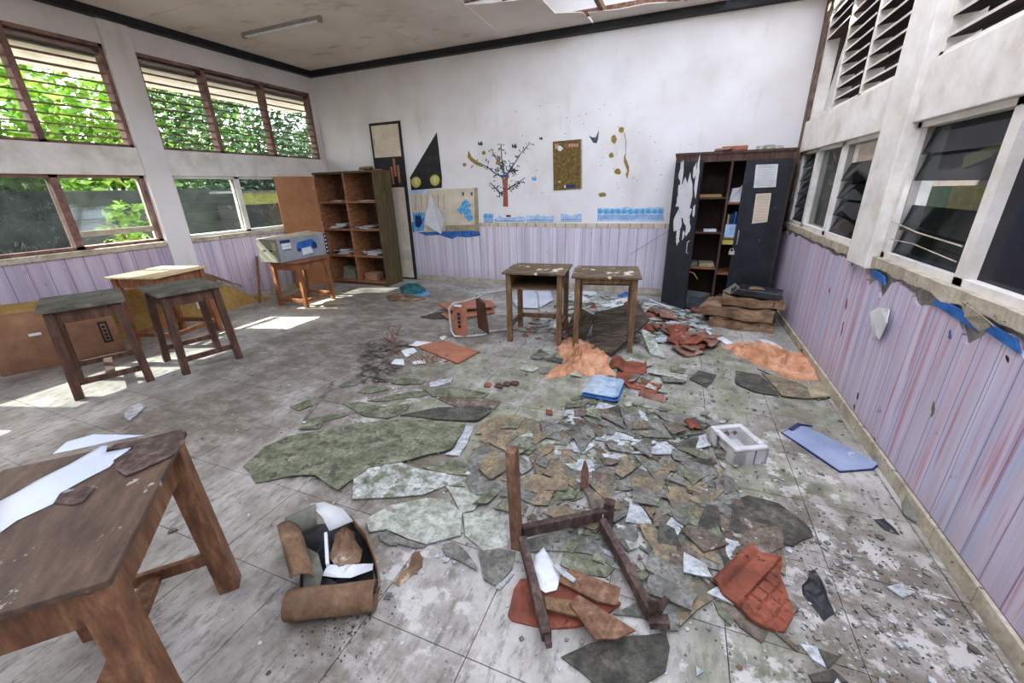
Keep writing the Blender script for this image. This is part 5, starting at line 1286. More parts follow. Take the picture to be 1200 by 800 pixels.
# white plastic basket
bk = thing('plastic_basket', 'small upturned dirty white plastic basket on the floor right of centre', 'basket', (.455, 2.35, 0), math.radians(28))
w_, d_, h_ = .20, .25, .11
def frame_ring(w, d, z0, z1, t): return MB().box(-w/2, w/2, -d/2, -d/2+t, z0, z1).box(-w/2, w/2, d/2-t, d/2, z0, z1).box(-w/2, -w/2+t, -d/2+t, d/2-t, z0, z1).box(w/2-t, w/2, -d/2+t, d/2-t, z0, z1)
mk('rim', frame_ring(w_, d_, h_-.02, h_, .035), 'pvc', bk, bevel=.006)
mk('inner_wall', frame_ring(w_-.06, d_-.06, .02, h_-.02, .006), 'pvc', bk)
mk('base', MB().box(-w_/2+.035, w_/2-.035, -d_/2+.035, d_/2-.035, .02, .026), 'pvc', bk)
for s_ in ((-1, -1), (1, -1), (-1, 1), (1, 1)):
    mk('foot', MB().box(s_[0]*w_/2-(.012 if s_[0] > 0 else 0)-.0, s_[0]*w_/2+(.0 if s_[0] > 0 else .012), s_[1]*d_/2-(.07 if s_[1] > 0 else 0), s_[1]*d_/2+(0 if s_[1] > 0 else .07), 0, h_-.02).box(s_[0]*w_/2-(.07 if s_[0] > 0 else 0), s_[0]*w_/2+(.0 if s_[0] > 0 else .07), s_[1]*d_/2-(.012 if s_[1] > 0 else 0), s_[1]*d_/2+(0 if s_[1] > 0 else .012), 0, h_-.02), 'pvc', bk)
mk('end_panel', MB().box(-w_/2, w_/2-.08, -d_/2, -d_/2+.008, .0, h_-.02), 'pvc', bk)
# blue folder
fo = thing('blue_folder', 'blue grey plastic folder with navy edge on the floor by the right wall', 'folder', (.95, 2.55, 0))
l = Vector(fo.location)
P_ = [F(917, 507, .006), F(940, 498, .02), F(985, 520, .012), F(1029, 543, .012), F(1022, 549, .008), F(984, 552, .006), F(955, 532, .012)]
mk('cover', MB().prism([p-l for p in P_], .004), 'blue_pl', fo)
P2 = [p+Vector((0, 0, -.006)) for p in P_]; c_ = sum(P2, Vector())/len(P2); P2 = [c_+(p-c_)*1.035 for p in P2]
mk('navy_back', MB().prism([p-l for p in P2], .005), 'navy', fo)
mk('navy_strap', MB().bar(F(926, 503, .03)-l, F(937, 496, .035)-l, .02, .006).bar(F(937, 497, .03)-l, F(952, 499, .03)-l, .012, .006), 'navy', fo)
# grey scoop leaning at the skirting
ps = [F(1056, 590, .02), F(1062, 580, .05), F(1085, 577, .09), F(1094, 580, .10), F(1094, 594, .07), F(1084, 607, .03), F(1074, 613, .01), F(1058, 604, .005)]
tag(mk('grey_clay_piece', MB().prism(ps, .012), 'grey_card', bevel=.003), 'rounded grey piece leaning against the skirting of the right wall', 'fragment')
# ---- crushed cardboard box with rubbish
cx0 = F(385, 690, 0); cb_ = thing('crushed_carton', 'crushed brown cardboard box full of rubbish beside the foreground table', 'box', (-1.13, .86, 0))
l = Vector(cb_.location)
def cyl_fold(p, q, r0, a0, a1, th=.006, n=10, squash=1.0, waves=0):
    """curved cardboard flap swept along p-q"""
    p, q = Vector(p), Vector(q); d = (q-p).normalized(); a = d.cross(Vector((0, 0, 1))).normalized(); u = Vector((0, 0, 1))
    vs = []
    for k in range(7):
        o = p.lerp(q, k/6)
        for i in range(n+1):
            t = a0+(a1-a0)*i/n; rr = r0*(1+.12*noise.noise(Vector((k*.6, i*.5, r0*50))))
            vs.append(o+a*(math.cos(t)*rr)+u*(math.sin(t)*rr*squash))
    fs = [(k*(n+1)+i, k*(n+1)+i+1, (k+1)*(n+1)+i+1, (k+1)*(n+1)+i) for k in range(6) for i in range(n)]
    return MB().add(vs, fs)
def flapobj(name, g, m, lab=None):
    zm = min(v[2] for v in g.v)
    if zm < .003: g.shift((0, 0, .003-zm))
    o = mk(name, g, m, cb_, smooth=True, label=lab); s_ = o.modifiers.new('solid', 'SOLIDIFY'); s_.thickness = .006; return o
f1, f2 = F(338, 712, .045)-l, F(441, 700, .045)-l
flapobj('front_roll', cyl_fold(f1, f2, .055, math.radians(-140), math.radians(160), squash=.95), 'carton_wet', 'ribbed brown rolled front flap')
flapobj('left_flap', cyl_fold(F(352, 690, .08)-l, F(335, 628, .12)-l, .06, math.radians(-60), math.radians(110), squash=1.3), 'carton_wet')
flapobj('upper_left_flap', cyl_fold(F(338, 618, .10)-l, F(372, 602, .13)-l, .06, math.radians(-90), math.radians(90), squash=1.0), 'grey_card')
flapobj('upper_flap', MB().add([F(362, 590, .17)-l, F(378, 606, .19)-l, F(386, 622, .15)-l, F(414, 610, .15)-l, F(402, 596, .18)-l, F(380, 588, .19)-l], [(0, 1, 5), (1, 2, 3), (1, 3, 4), (1, 4, 5)]), 'paper')
flapobj('right_wall', MB().add([F(414, 612, .0)-l, F(432, 640, .0)-l, F(446, 690, .0)-l, F(438, 700, .0)-l, F(410, 604, .13)-l, F(430, 625, .14)-l, F(444, 660, .12)-l, F(445, 685, .08)-l], [(0, 1, 5, 4), (1, 2, 6, 5), (2, 3, 7, 6)]), 'carton_wet')
g_ = MB().prism([F(352, 694, .012)-l, F(438, 696, .012)-l, F(436, 640, .012)-l, F(410, 610, .012)-l, F(352, 620, .012)-l], .01)
mk('box_floor', g_, 'blackpl', cb_)
rg = random.Random(8)
def crump(name, lab, cat, pix, m, h, seed, z0): return heap(name, lab, cat, pix, m, h, seed, z0=z0, rings=6, sub=3, fold=14)
crump('crumpled_brown_paper', 'crumpled brown paper ball inside the crushed carton', 'paper', [(388, 650), (390, 628), (403, 618), (418, 622), (424, 645), (418, 660), (400, 664)], 'carton_wet', .07, 21, .09)
crump('white_bag', 'white plastic bag inside the front of the crushed carton', 'plastic', [(383, 672), (390, 660), (415, 662), (438, 660), (436, 668), (410, 677)], 'white', .03, 22, .09)
crump('dark_bag', 'dark crumpled plastic inside the crushed carton', 'plastic', [(372, 690), (368, 650), (378, 630), (400, 660), (438, 668), (436, 692)], 'blackpl', .05, 23, .04)
tag(mk('bent_sheet', MB().add([F(357, 640, .08), F(372, 648, .14), F(378, 670, .12), F(374, 690, .08), F(355, 690, .05), F(362, 668, .11)], [(0, 1, 5), (1, 2, 5), (2, 3, 5), (3, 4, 5), (4, 0, 5)]), 'grey_card'), 'bent translucent grey sheet at the left inside the crushed carton', 'plastic').modifiers.new('s', 'SOLIDIFY').thickness = .003
tag(mk('white_strip', MB().bar(F(382, 625, .13), F(384, 662, .1), .012, .02), 'white'), 'upright white strip standing in the crushed carton', 'strip')
heap('cardboard_scrap', 'small curled brown cardboard scrap right of the crushed carton', 'cardboard', [(461, 683), (466, 675), (479, 664), (482, 650), (489, 647), (497, 656), (495, 666), (483, 674), (466, 688)], 'carton_wet', .035, 14, rings=5, sub=3)

# ================================================================ CEILING SHARDS ON THE FLOOR
zc_ = [0.0012]
def q3(ox, oy, s): return lambda L: [(ox+a/s, oy+b/s) for a, b in L]
A3 = q3(300, 380, 3); C7 = q3(560, 480, 2.5); D5 = q3(800, 330, 5.333); C3 = q3(880, 560, 3.334)
big = [
 (A3([(-45, 500), (30, 430), (110, 395), (230, 372), (380, 350), (520, 338), (700, 350), (740, 358), (720, 400), (690, 445), (510, 490), (400, 510), (290, 590), (210, 535), (130, 535), (0, 560), (-20, 520)]), 'green', 'largest green algae covered ceiling board lying left of centre'),
 (A3([(150, 372), (185, 335), (330, 308), (325, 320), (235, 345), (225, 368)]), 'green', 'pointed green shard touching the far left edge of the largest board'),
 (A3([(305, 280), (370, 275), (450, 290), (555, 275), (530, 300), (500, 320), (465, 332), (380, 325)]), 'green', 'wedge shaped green shard behind the largest board'),
 (A3([(390, 270), (520, 243), (595, 235), (610, 250), (440, 272)]), 'green', 'long thin green shard behind the wedge shaped one'),
 (A3([(590, 232), (690, 222), (820, 245), (800, 262), (620, 255)]), 'green', 'green shard in front of the small laminate board'),
 (A3([(505, 320), (640, 296), (790, 292), (830, 310), (780, 345), (620, 336)]), 'dark', 'long dark board strip behind the largest board'),
 (A3([(640, 262), (760, 250), (860, 275), (840, 300), (700, 290)]), 'brown', 'brown shard behind the long dark strip'),
 (A3([(355, 240), (400, 216), (465, 230), (400, 245)]), 'green', 'small green shard left of the thin ones near the twigs'),
 (A3([(470, 205), (520, 190), (600, 197), (580, 210), (500, 215)]), 'green', 'small green shard close to the rusty twigs'),
 (A3([(120, 290), (190, 265), (200, 285), (150, 305)]), 'green', 'small green shard standing apart furthest to the left'),
 (A3([(290, 215), (340, 190), (375, 195), (350, 215), (300, 222)]), 'grey', 'small grey shard beside the dark dirt patch'),
 (A3([(610, 205), (655, 195), (690, 190), (685, 205), (640, 218), (612, 222)]), 'white', 'white shard behind the green shards'),
 (A3([(345, 540), (400, 500), (490, 478), (560, 508), (735, 540), (735, 570), (670, 568), (590, 600), (450, 612), (340, 618)]), 'mottle', 'mottled white and green board in front of the largest board'),
 (A3([(385, 690), (470, 640), (600, 612), (665, 618), (725, 662), (720, 745), (640, 765), (600, 778), (540, 760), (460, 725), (400, 735)]), 'pale', 'large pale board right of the crushed carton'),
 (A3([(667, 570), (720, 580), (795, 615), (765, 655), (720, 667)]), 'pale', 'triangular pale shard at the corner of the large pale board'),
 (A3([(728, 672), (850, 660), (885, 740), (880, 800), (800, 800), (735, 745)]), 'pale', 'pale green board between the pale board and the broken chair post'),
 (A3([(430, 745), (460, 728), (530, 760), (600, 785), (560, 790), (480, 770)]), 'grey', 'thin grey shard along the front edge of the large pale board'),
 (A3([(735, 360), (765, 362), (745, 420), (715, 465), (665, 460), (700, 440)]), 'white', 'white crescent shaped shard at the right tip of the largest board'),
 (A3([(575, 500), (690, 475), (745, 490), (742, 532), (665, 525)]), 'green', 'green shard under the white crescent'),
 (A3([(745, 470), (790, 425), (850, 405), (885, 425), (888, 590), (760, 600), (742, 560)]), 'grey', 'large grey board left of the standing chair post'),
 (A3([(770, 390), (800, 350), (850, 322), (940, 326), (1005, 345), (1000, 380), (900, 400), (830, 385)]), 'ochre', 'ochre stained board behind the chair post'),
 (A3([(920, 400), (955, 385), (990, 392), (1080, 400), (1120, 440), (1000, 442), (940, 430)]), 'pale', 'pale rounded shard with grey centre right of the ochre board'),
 (A3([(960, 470), (1010, 445), (1060, 440), (1105, 450), (1118, 490), (1100, 520), (1060, 542), (990, 535)]), 'ochre', 'round cracked ochre board behind the broken chair'),
 (A3([(1045, 560), (1080, 530), (1140, 530), (1140, 570), (1100, 590), (1070, 590)]), 'green', 'dark green shard beside the upright tile splinter'),
 (A3([(1085, 590), (1140, 565), (1150, 610), (1110, 625)]), 'green', 'small green shard in front of the upright tile splinter'),
 (C7([(0, 418), (60, 410), (112, 420), (100, 470), (55, 520), (18, 500)]), 'grey', 'grey green slab left of the lying roof tile under the chair frame'),
 (C7([(50, 525), (100, 478), (106, 484), (66, 530)]), 'white', 'narrow white edge shard by the grey green slab'),
 (C7([(243, 725), (330, 685), (440, 665), (550, 655), (562, 700), (550, 770), (500, 800), (470, 840), (370, 830)]), 'dark', 'large dark grey slab at the bottom edge in front of the broken chair'),
 (C7([(250, 420), (340, 430), (400, 468), (375, 492), (290, 480), (240, 455)]), 'green', 'green plate inside the broken chair frame'),
 (C7([(140, 385), (240, 350), (350, 345), (400, 400), (440, 470), (400, 465), (330, 425), (230, 415), (150, 420)]), 'grey', 'grey board filling the top of the broken chair frame'),
 (C7([(385, 300), (450, 300), (470, 370), (440, 420), (400, 370)]), 'grey', 'grey shard right of the front rail of the broken chair'),
 (C7([(395, 600), (470, 565), (585, 530), (592, 560), (585, 650), (540, 650), (480, 610)]), 'grey', 'grey board under the splintered end of the right rail'),
 (C7([(470, 405), (545, 352), (600, 340), (640, 372), (690, 440), (600, 480), (540, 468), (520, 437)]), 'grey', 'broad grey board right of the broken chair'),
 (C7([(535, 390), (560, 362), (590, 380), (575, 430), (560, 445)]), 'brown', 'brown stained shard on top of the broad grey board'),
 (C7([(505, 445), (530, 437), (560, 460), (640, 480), (560, 485), (515, 480)]), 'ochre', 'ochre jagged piece in front of the broad grey board'),
 (C7([(590, 545), (610, 510), (650, 500), (690, 560), (640, 590), (590, 640), (580, 600)]), 'ochre', 'ochre board left of the large roof tile'),
 (C7([(690, 560), (740, 568), (757, 600), (742, 635), (705, 600)]), 'green', 'small green shard touching the front of the large roof tile'),
 (C7([(655, 510), (690, 500), (830, 650), (850, 655), (832, 685), (770, 640), (700, 560)]), 'brown', 'long brown shard half under the large roof tile'),
 (C7([(700, 275), (790, 252), (880, 275), (970, 345), (982, 372), (920, 402), (850, 380), (760, 350), (700, 320)]), 'dark', 'large dark damp board between basket and large roof tile'),
 (C7([(610, 180), (680, 160), (718, 185), (700, 215), (650, 212)]), 'ochre', 'olive brown pentagonal shard left of the white basket'),
 (C7([(455, 45), (520, 20), (600, 52), (590, 100), (530, 88), (490, 90), (480, 60)]), 'pale', 'bright pale board behind the pentagonal shard'),
 (C7([(395, 150), (470, 128), (505, 158), (440, 182), (405, 172)]), 'green', 'green quadrilateral shard in the middle of the heap'),
 (C7([(450, 120), (500, 130), (520, 145), (508, 158), (472, 128)]), 'green', 'green shard adjoining the quadrilateral one'),
 (C7([(385, 92), (446, 96), (430, 120), (400, 108)]), 'white', 'white diamond shard behind the quadrilateral one'),
 (C7([(258, 80), (300, 85), (345, 105), (310, 130), (280, 125)]), 'white', 'white triangular shard left of the quadrilateral one'),
 (C7([(500, 120), (510, 115), (530, 140), (505, 140)]), 'white', 'bright little white triangle left of the pale board'),
 (C7([(330, 200), (375, 175), (390, 215), (420, 240), (370, 262), (350, 240)]), 'white', 'speckled white triangular shard in front of the upright splinter'),
 (C7([(400, 290), (430, 255), (520, 250), (530, 280), (470, 300), (480, 330), (440, 330)]), 'ochre', 'large ochre patch right of the front rail'),
 (C7([(560, 120), (610, 100), (660, 120), (640, 140), (590, 145)]), 'pale', 'pale olive shard beside the red tile crumb'),
 (C7([(640, 380), (680, 372), (690, 395), (655, 408)]), 'dark', 'small dark shard left of the rolled edge of the large roof tile'),
 (C7([(680, 440), (720, 425), (737, 440), (700, 478)]), 'white', 'white scrap under the rolled edge of the large roof tile'),
 (D5([(490, 570), (560, 590), (740, 640), (900, 735), (760, 735), (620, 722), (560, 650)]), 'ochre', 'flat ochre board in front of the long orange cloth'),
 (D5([(330, 560), (480, 585), (560, 660), (600, 718), (440, 690), (330, 640)]), 'dark', 'dark damp board left of the flat ochre board'),
 (D5([(40, 610), (100, 560), (210, 590), (150, 665)]), 'dark', 'dark shard with pale rim left in front of the cloth'),
 (C3([(530, 427), (590, 410), (627, 455), (590, 468)]), 'white', 'white ceramic shard alone on the right foreground floor'),
 (C3([(355, 320), (390, 335), (365, 338)]), 'white', 'tiny white chip on the right foreground floor'),
 (C3([(225, 770), (320, 748), (380, 800), (240, 800)]), 'dark', 'dark shard at the bottom edge right of the dark slab'),
 (C3([(190, 650), (255, 660), (295, 745), (240, 710)]), 'white', 'whitish sliver at the bottom right among dark shards'),
 (C3([(262, 670), (345, 700), (300, 748)]), 'dark', 'dark triangular shard at the bottom right'),
 (C3([(85, 600), (110, 600), (190, 670), (180, 682)]), 'brown', 'thin brown sliver in front of the large roof tile'),
 ([(147, 482), (163, 473), (170, 478), (152, 493), (146, 490)], 'white', 'white shard alone on the floor before the left desks'),
 (q3(300, 540, 3.634)([(522, 318), (560, 318), (605, 322), (603, 365), (570, 362), (530, 340)]), 'grey', 'thin curved grey shard lying before the large pale board'),
 (q3(300, 540, 3.634)([(795, 362), (850, 345), (940, 450), (940, 470), (870, 430), (810, 410)]), 'grey', 'grey layered shard between pale board and grey slab'),
]
rg = random.Random(17)
def inpoly(x, y, P):
    c = False; n = len(P)
    for i in range(n):
        x1, y1 = P[i][0], P[i][1]; x2, y2 = P[(i+1) % n][0], P[(i+1) % n][1]
        if (y1 > y) != (y2 > y) and x < (x2-x1)*(y-y1)/(y2-y1)+x1: c = not c
    return c
bigw = []
for k_, (pix, m_, lab) in enumerate(big):
    P = [F(a, b, .004) for a, b in pix]; Q = []
    for i, p in enumerate(P):        # small breaks along the edges
        q = P[(i+1) % len(P)]; L_ = (q-p).length; n_ = max(1, int(L_/.06))
        for s in range(n_):
            t = s/n_; o_ = (q-p).cross(Vector((0, 0, 1))).normalized()*rg.uniform(-.006, .006) if s else Vector()
            Q.append(p.lerp(q, t)+o_)
    gx, gy = rg.uniform(-.02, .02), rg.uniform(-.02, .02)
    c = sum(Q, Vector())/len(Q); base = .0015+.0006*(k_ % 9)
    area = len(Q)
    dz = [gx*(p.x-c.x)+gy*(p.y-c.y) for p in Q]; mn = min(dz)
    # the outline is a closed side wall with triangulated faces
    Q = [Vector((p.x, p.y, base+d-mn)) for p, d in zip(Q, dz)]
    cat_ = 'board' if len(pix) > 6 else 'shard'
    o = mk('broken_board' if cat_ == 'board' else 'board_shard', MB().prism(Q, .0055), SH[m_])
    tag(o, lab, cat_); bigw.append([(p.x, p.y) for p in Q])

# ---- the heap of small shards, broken from sheets piece by piece
def split(poly, rnd):
    n = len(poly); c = (sum(p[0] for p in poly)/n, sum(p[1] for p in poly)/n)
    xs_ = [p[0] for p in poly]; ys_ = [p[1] for p in poly]
    wide = (max(xs_)-min(xs_)) > (max(ys_)-min(ys_)); th = rnd.gauss(0, .38)+(0 if wide else math.pi/2)
    a, b = math.cos(th), math.sin(th); cc = a*(c[0]+rnd.gauss(0, .01))+b*(c[1]+rnd.gauss(0, .01))
    return clip(poly, a, b, cc), clip(poly, -a, -b, -cc)
def fracture(poly, amin, rnd):
    st_ = [poly]; out = []
    def area(P): return abs(sum(P[i][0]*P[(i+1) % len(P)][1]-P[(i+1) % len(P)][0]*P[i][1] for i in range(len(P))))/2
    while st_:
        p = st_.pop()
        if len(p) < 3: continue
        A = area(p)
        if A < amin*rnd.uniform(.5, 2.2): out.append((p, A)); continue
        st_ += [q for q in split(p, rnd) if len(q) > 2]
    return out
rnd = random.Random(42)
zones = [
 ((-.62, 2.05), (.30, 2.62), .0085, ('grey', 'green', 'white', 'grey', 'brown', 'dark'), 'in the heap between blue packet and white basket'),
 ((-.55, 1.45), (.42, 2.05), .0085, ('grey', 'ochre', 'green', 'brown', 'ochre', 'grey', 'white'), 'in the heap right of the broken chair frame'),
 ((.05, 1.25), (.55, 1.75), .008, ('brown', 'ochre', 'dark', 'grey', 'white'), 'beside the large roof tile'),
 ((-1.0, 1.45), (-.55, 2.25), .008, ('grey', 'green', 'ochre'), 'left of the standing chair post'),
 ((-1.5, 4.45), (-.2, 5.7), .022, ('white', 'grey', 'pale', 'white', 'mottle'), 'on the floor behind the middle desks'),
 ((-.25, 3.9), (.45, 5.1), .016, ('pale', 'mottle', 'grey', 'white'), 'before the black cupboard'),
 ((-1.15, 3.0), (.2, 3.5), .02, ('green', 'dark', 'grey', 'pale'), 'in front of the middle desks'),
]
colw = {'grey': 'grey', 'green': 'grey-green', 'white': 'whitish', 'brown': 'brown-stained', 'dark': 'dark', 'ochre': 'ochre stained', 'pale': 'pale', 'mottle': 'mottled'}
ns = 0; todo = []
LM = [('the blue packet', F(706, 465)), ('the white basket', F(862, 520)), ('the large roof tile', F(886, 690)), ('the broken chair frame', F(660, 640)), ('the upright splinter', F(684, 560)),
      ('the long orange cloth', F(905, 425)), ('the crumpled orange cloth', F(690, 425)), ('the left middle desk', Vector((-1.28, 3.9, 0))), ('the right middle desk', Vector((-.6, 3.9, 0))), ('the black cupboard', Vector((.3, 5.2, 0))),
      ('the carton stack', Vector((.8, 4.8, 0))), ('the fallen chair', Vector((-2.0, 3.75, 0))), ('the pale square board', F(775, 505)), ('the round ochre board', F(648, 540)), ('the standing chair post', F(604, 600))]
ORD = ['nearest', 'second nearest', 'third nearest', 'fourth nearest', 'fifth nearest', 'sixth nearest', 'seventh nearest', 'eighth nearest', 'ninth nearest', 'tenth nearest', 'eleventh nearest', 'twelfth nearest', 'thirteenth nearest', 'fourteenth nearest', 'fifteenth nearest']+['%dth nearest' % i for i in range(16, 60)]
def name_all(items, noun):
    """label each piece by its look and by where it lies, seen from the doorway side, beside the nearest large thing"""
    gr = {}
    for o, c, look, own in items:
        best = min(LM, key=lambda l: (l[1].xy-c.xy).length); d = c-best[1]
        rx_, fy_ = d.x*math.cos(YAW)-d.y*math.sin(YAW), d.x*math.sin(YAW)+d.y*math.cos(YAW)
        side = ('right of' if rx_ > 0 else 'left of') if abs(rx_) > abs(fy_) else ('behind' if fy_ > 0 else 'in front of')
        gr.setdefault((look, side, best[0]), []).append((d.length, o))
    for (look, side, lm), L in gr.items():
        L.sort(key=lambda t: t[0])
        for i, (_, o) in enumerate(L):
            o['label'] = '%s %s %s %s' % (look, noun, side, lm) if len(L) == 1 else '%s %s %s %s, %s' % (look, noun, side, lm, ORD[i])
for (x0, y0), (x1, y1), am, cols, where in zones:
    base = [(x0, y0), (x1, y0), (x1, y1), (x0, y1)]
    for p, A in fracture(base, am, rnd):
        c = (sum(q[0] for q in p)/len(p), sum(q[1] for q in p)/len(p))
        if rnd.random() < (.06 if am < .01 else .35): continue
        # sparse towards the zone's rim
        if min(c[0]-x0, x1-c[0], c[1]-y0, y1-c[1]) < .09 and rnd.random() < .35: continue
        over = any(inpoly(c[0], c[1], P) for P in bigw)
        if over and rnd.random() < .6: continue
        if ns >= 285: continue
        ns += 1
        cj = rnd.choice(cols); s = rnd.uniform(1.05, 1.45) if am < .01 else rnd.uniform(.6, .95)
        a = rnd.gauss(0, .22); off = (rnd.gauss(0, .012), rnd.gauss(0, .012))
        gx, gy = rnd.gauss(0, .07), rnd.gauss(0, .07)
        Q = []
        for i, q in enumerate(p):
            nx_ = p[(i+1) % len(p)]
            for t in (0, .5):
                x = q[0]*(1-t)+nx_[0]*t-c[0]; y = q[1]*(1-t)+nx_[1]*t-c[1]
                if t: x += rnd.gauss(0, .005); y += rnd.gauss(0, .005)
                X = (x*math.cos(a)-y*math.sin(a))*s; Y = (x*math.sin(a)+y*math.cos(a))*s
                Q.append(Vector((c[0]+off[0]+X, c[1]+off[1]+Y, gx*X+gy*Y)))
        mn = min(q.z for q in Q); lift = .009+rnd.uniform(0, .012) if over else .002+rnd.uniform(0, .016)
        Q = [Vector((q.x, q.y, q.z-mn+lift)) for q in Q]
        o = mk('board_shard', MB().prism(Q, .005), SH[cj])
        rad = sorted((q - sum(Q, Vector())/len(Q)).length for q in Q); el = rad[-1]/max(.001, rad[0])
        shp = {3: 'triangular', 4: 'four-sided', 5: 'five-sided'}.get(len(p), 'many-sided'); size = 'long' if el > 3.2 else ('tiny' if rad[-1] < .045 else 'small' if rad[-1] < .08 else 'larger')
        tag(o, None, 'shard', '%s board shards %s' % (colw[cj], where)); todo.append((o, Vector((c[0], c[1], 0)), '%s %s %s' % (size, shp, colw[cj]), 0))
name_all(todo, 'board shard')
# finer litter of board chips, far too many to pick apart
def litter(name, lab, m, x0, x1, y0, y1, n, smin, smax, seed, zmax=.012):
    q = random.Random(seed); g = MB()
    for i in range(n):
        x, y = q.uniform(x0, x1), q.uniform(y0, y1)
        if noise.noise(Vector((x*3, y*3, seed))) < -.12: continue
        s = q.uniform(smin, smax); k = q.choice((3, 4, 4, 5)); a0 = q.uniform(0, 6); gx, gy = q.gauss(0, .08), q.gauss(0, .08); zb = .0015+s*.12+q.uniform(0, zmax)
        P = []
        for j in range(k):
            u, v = s*math.cos(a0+6.283*j/k)*q.uniform(.5, 1.3), s*math.sin(a0+6.283*j/k)*q.uniform(.5, 1.3); P.append((x+u, y+v, zb+gx*u+gy*v))
        g.prism(P, .003)
    return mk(name, g, m, fl, kind='stuff', label=lab)
for k_, (m_, nm_) in enumerate((('grey', 'grey'), ('green', 'grey-green'), ('white', 'white'), ('brown', 'brown'), ('pale', 'pale'))):
    litter('board_litter', 'small %s chips filling the heap of shards in the room centre' % nm_, SH[m_], -.62, .45, 1.3, 2.75, (200, 170, 50, 160, 90)[k_], .014, .04, 50+k_)
for k_, (m_, nm_) in enumerate((('white', 'white'), ('pale', 'pale'), ('grey', 'grey'))):
    litter('board_litter', '%s chips covering the floor behind the middle desks' % nm_, SH[m_], -1.5, .4, 4.0, 5.7, (340, 300, 220)[k_], .025, .075, 60+k_, .02)
# grit and crumbs too small to pick apart
def grit(name, lab, m, spots, n, smin, smax, seed):
    q = random.Random(seed); g = MB()
    for i in range(n):
        x, y, r = spots[q.randrange(len(spots))]; x += q.gauss(0, r); y += q.gauss(0, r)
        if not (XL+.05 < x < XR-.03 and .3 < y < YB-.05): continue
        s = q.uniform(smin, smax)*(1 if q.random() < .9 else 2); k = q.choice((3, 4, 5)); a0 = q.uniform(0, 6)
        g.prism([(x+s*math.cos(a0+6.283*j/k)*q.uniform(.6, 1.3), y+s*math.sin(a0+6.283*j/k)*q.uniform(.6, 1.3), .0012+q.uniform(0, .002)) for j in range(k)], s*q.uniform(.2, .5))
    return mk(name, g, m, fl, kind='stuff', label=lab)
grit('plaster_crumbs', 'fine whitish plaster crumbs scattered over the middle of the floor', SH['white'], [(-.3, 2.0, .5), (.2, 1.6, .35), (0, 3.0, .6), (-.8, 4.8, .5), (.2, 4.4, .4), (.9, 1.4, .2), (-1.9, 2.3, .6), (-.7, 1.3, .4)], 1500, .003, .009, 1)
grit('grey_crumbs', 'fine grey grit scattered over the floor', SH['grey'], [(-.2, 2.0, .6), (.5, 1.5, .4), (.9, 1.5, .3), (-.3, 4.2, .7), (-1.5, 2.2, .8), (.6, 3.2, .5)], 1500, .003, .01, 2)
grit('dark_crumbs', 'dark damp dirt crumbs gathered on the floor', 'dirt', [(-2.5, 3.0, .2), (-2.35, 2.7, .2), (-1.6, 1.55, .1), (.85, 1.7, .22), (-1.2, 4.0, .3), (-3.2, 2.6, .7), (.75, 1.0, .2), (-1.0, .75, .1)], 1700, .0015, .0045, 3)
grit('tile_crumbs', 'reddish clay tile crumbs scattered by the middle desks', 'terra_old', [(.0, 4.6, .35), (-.9, 3.9, .3), (-.2, 2.2, .4)], 260, .005, .014, 4)
# ---- broken roof tiles between desks and cupboard
q = random.Random(77); spots = []; frs = []
for i in range(46):
    t = q.random()
    if i < 26: x, y = -.28+q.gauss(0, .13)+.55*t, 5.15-1.25*t+q.gauss(0, .14)
    elif i < 38: x, y = q.uniform(-1.5, -.5), q.uniform(4.4, 5.2)
    else: x, y = q.uniform(-1.5, -.9), q.uniform(3.75, 4.1)
    big_ = i < 30; L = q.uniform(.12, .24) if big_ else q.uniform(.08, .17)
    if i >= 38: L = q.uniform(.05, .09)
    if x < -.0 and y > 5.3: y -= .3
    lv = .002+(.03 if any((x-a)**2+(y-b)**2 < .02 for a, b in spots) else 0); spots.append((x, y))
    w_ = ('sloping away from the open cupboard door' if i < 26 else 'lying among white sheets behind the middle desks' if i < 38 else 'under the left middle desk')
    o = terra_piece('roof_tile_fragment', None, x, y, lv, L, L*q.uniform(.7, 1.2), q.uniform(0, 6.28), (q.gauss(0, .12), q.gauss(0, .12)), .03*L/.2, q.choice(('terra', 'terra_old', 'terra_old')), 'roof tile fragments %s' % w_, seed=100+i, ribs=False); frs.append((o, Vector((x, y, 0)), ('large' if L > .18 else 'middling' if L > .11 else 'small')+(' curved' if L > .15 else ''), 0))
name_all(frs, 'red roof tile fragment')
for (px, py, lab, L, rz_a) in ((793, 395, 'thick red roof tile end nearest the orange cloth by the cupboard', .22, .3), (868, 376, 'flat roof tile at the left foot of the carton stack', .14, 1), (820, 368, 'red roof tile fragment lying in the cupboard doorway', .2, 1.4), (812, 502, 'dark red tile crumb beside the white basket', .09, .5), (946, 417, 'brown tile piece behind the right end of the long cloth', .1, .2), (643, 485, 'small dark red tile crumb left of the blue packet', .05, .4), (710, 489, 'small red tile crumb right below the blue packet', .04, .9)):
    p = F(px, py, 0); terra_piece('roof_tile_fragment', lab, p.x, p.y, .014, L, L*.8, rz_a, (.1, .1), .03*L/.2, 'terra', seed=int(px), ribs=False)
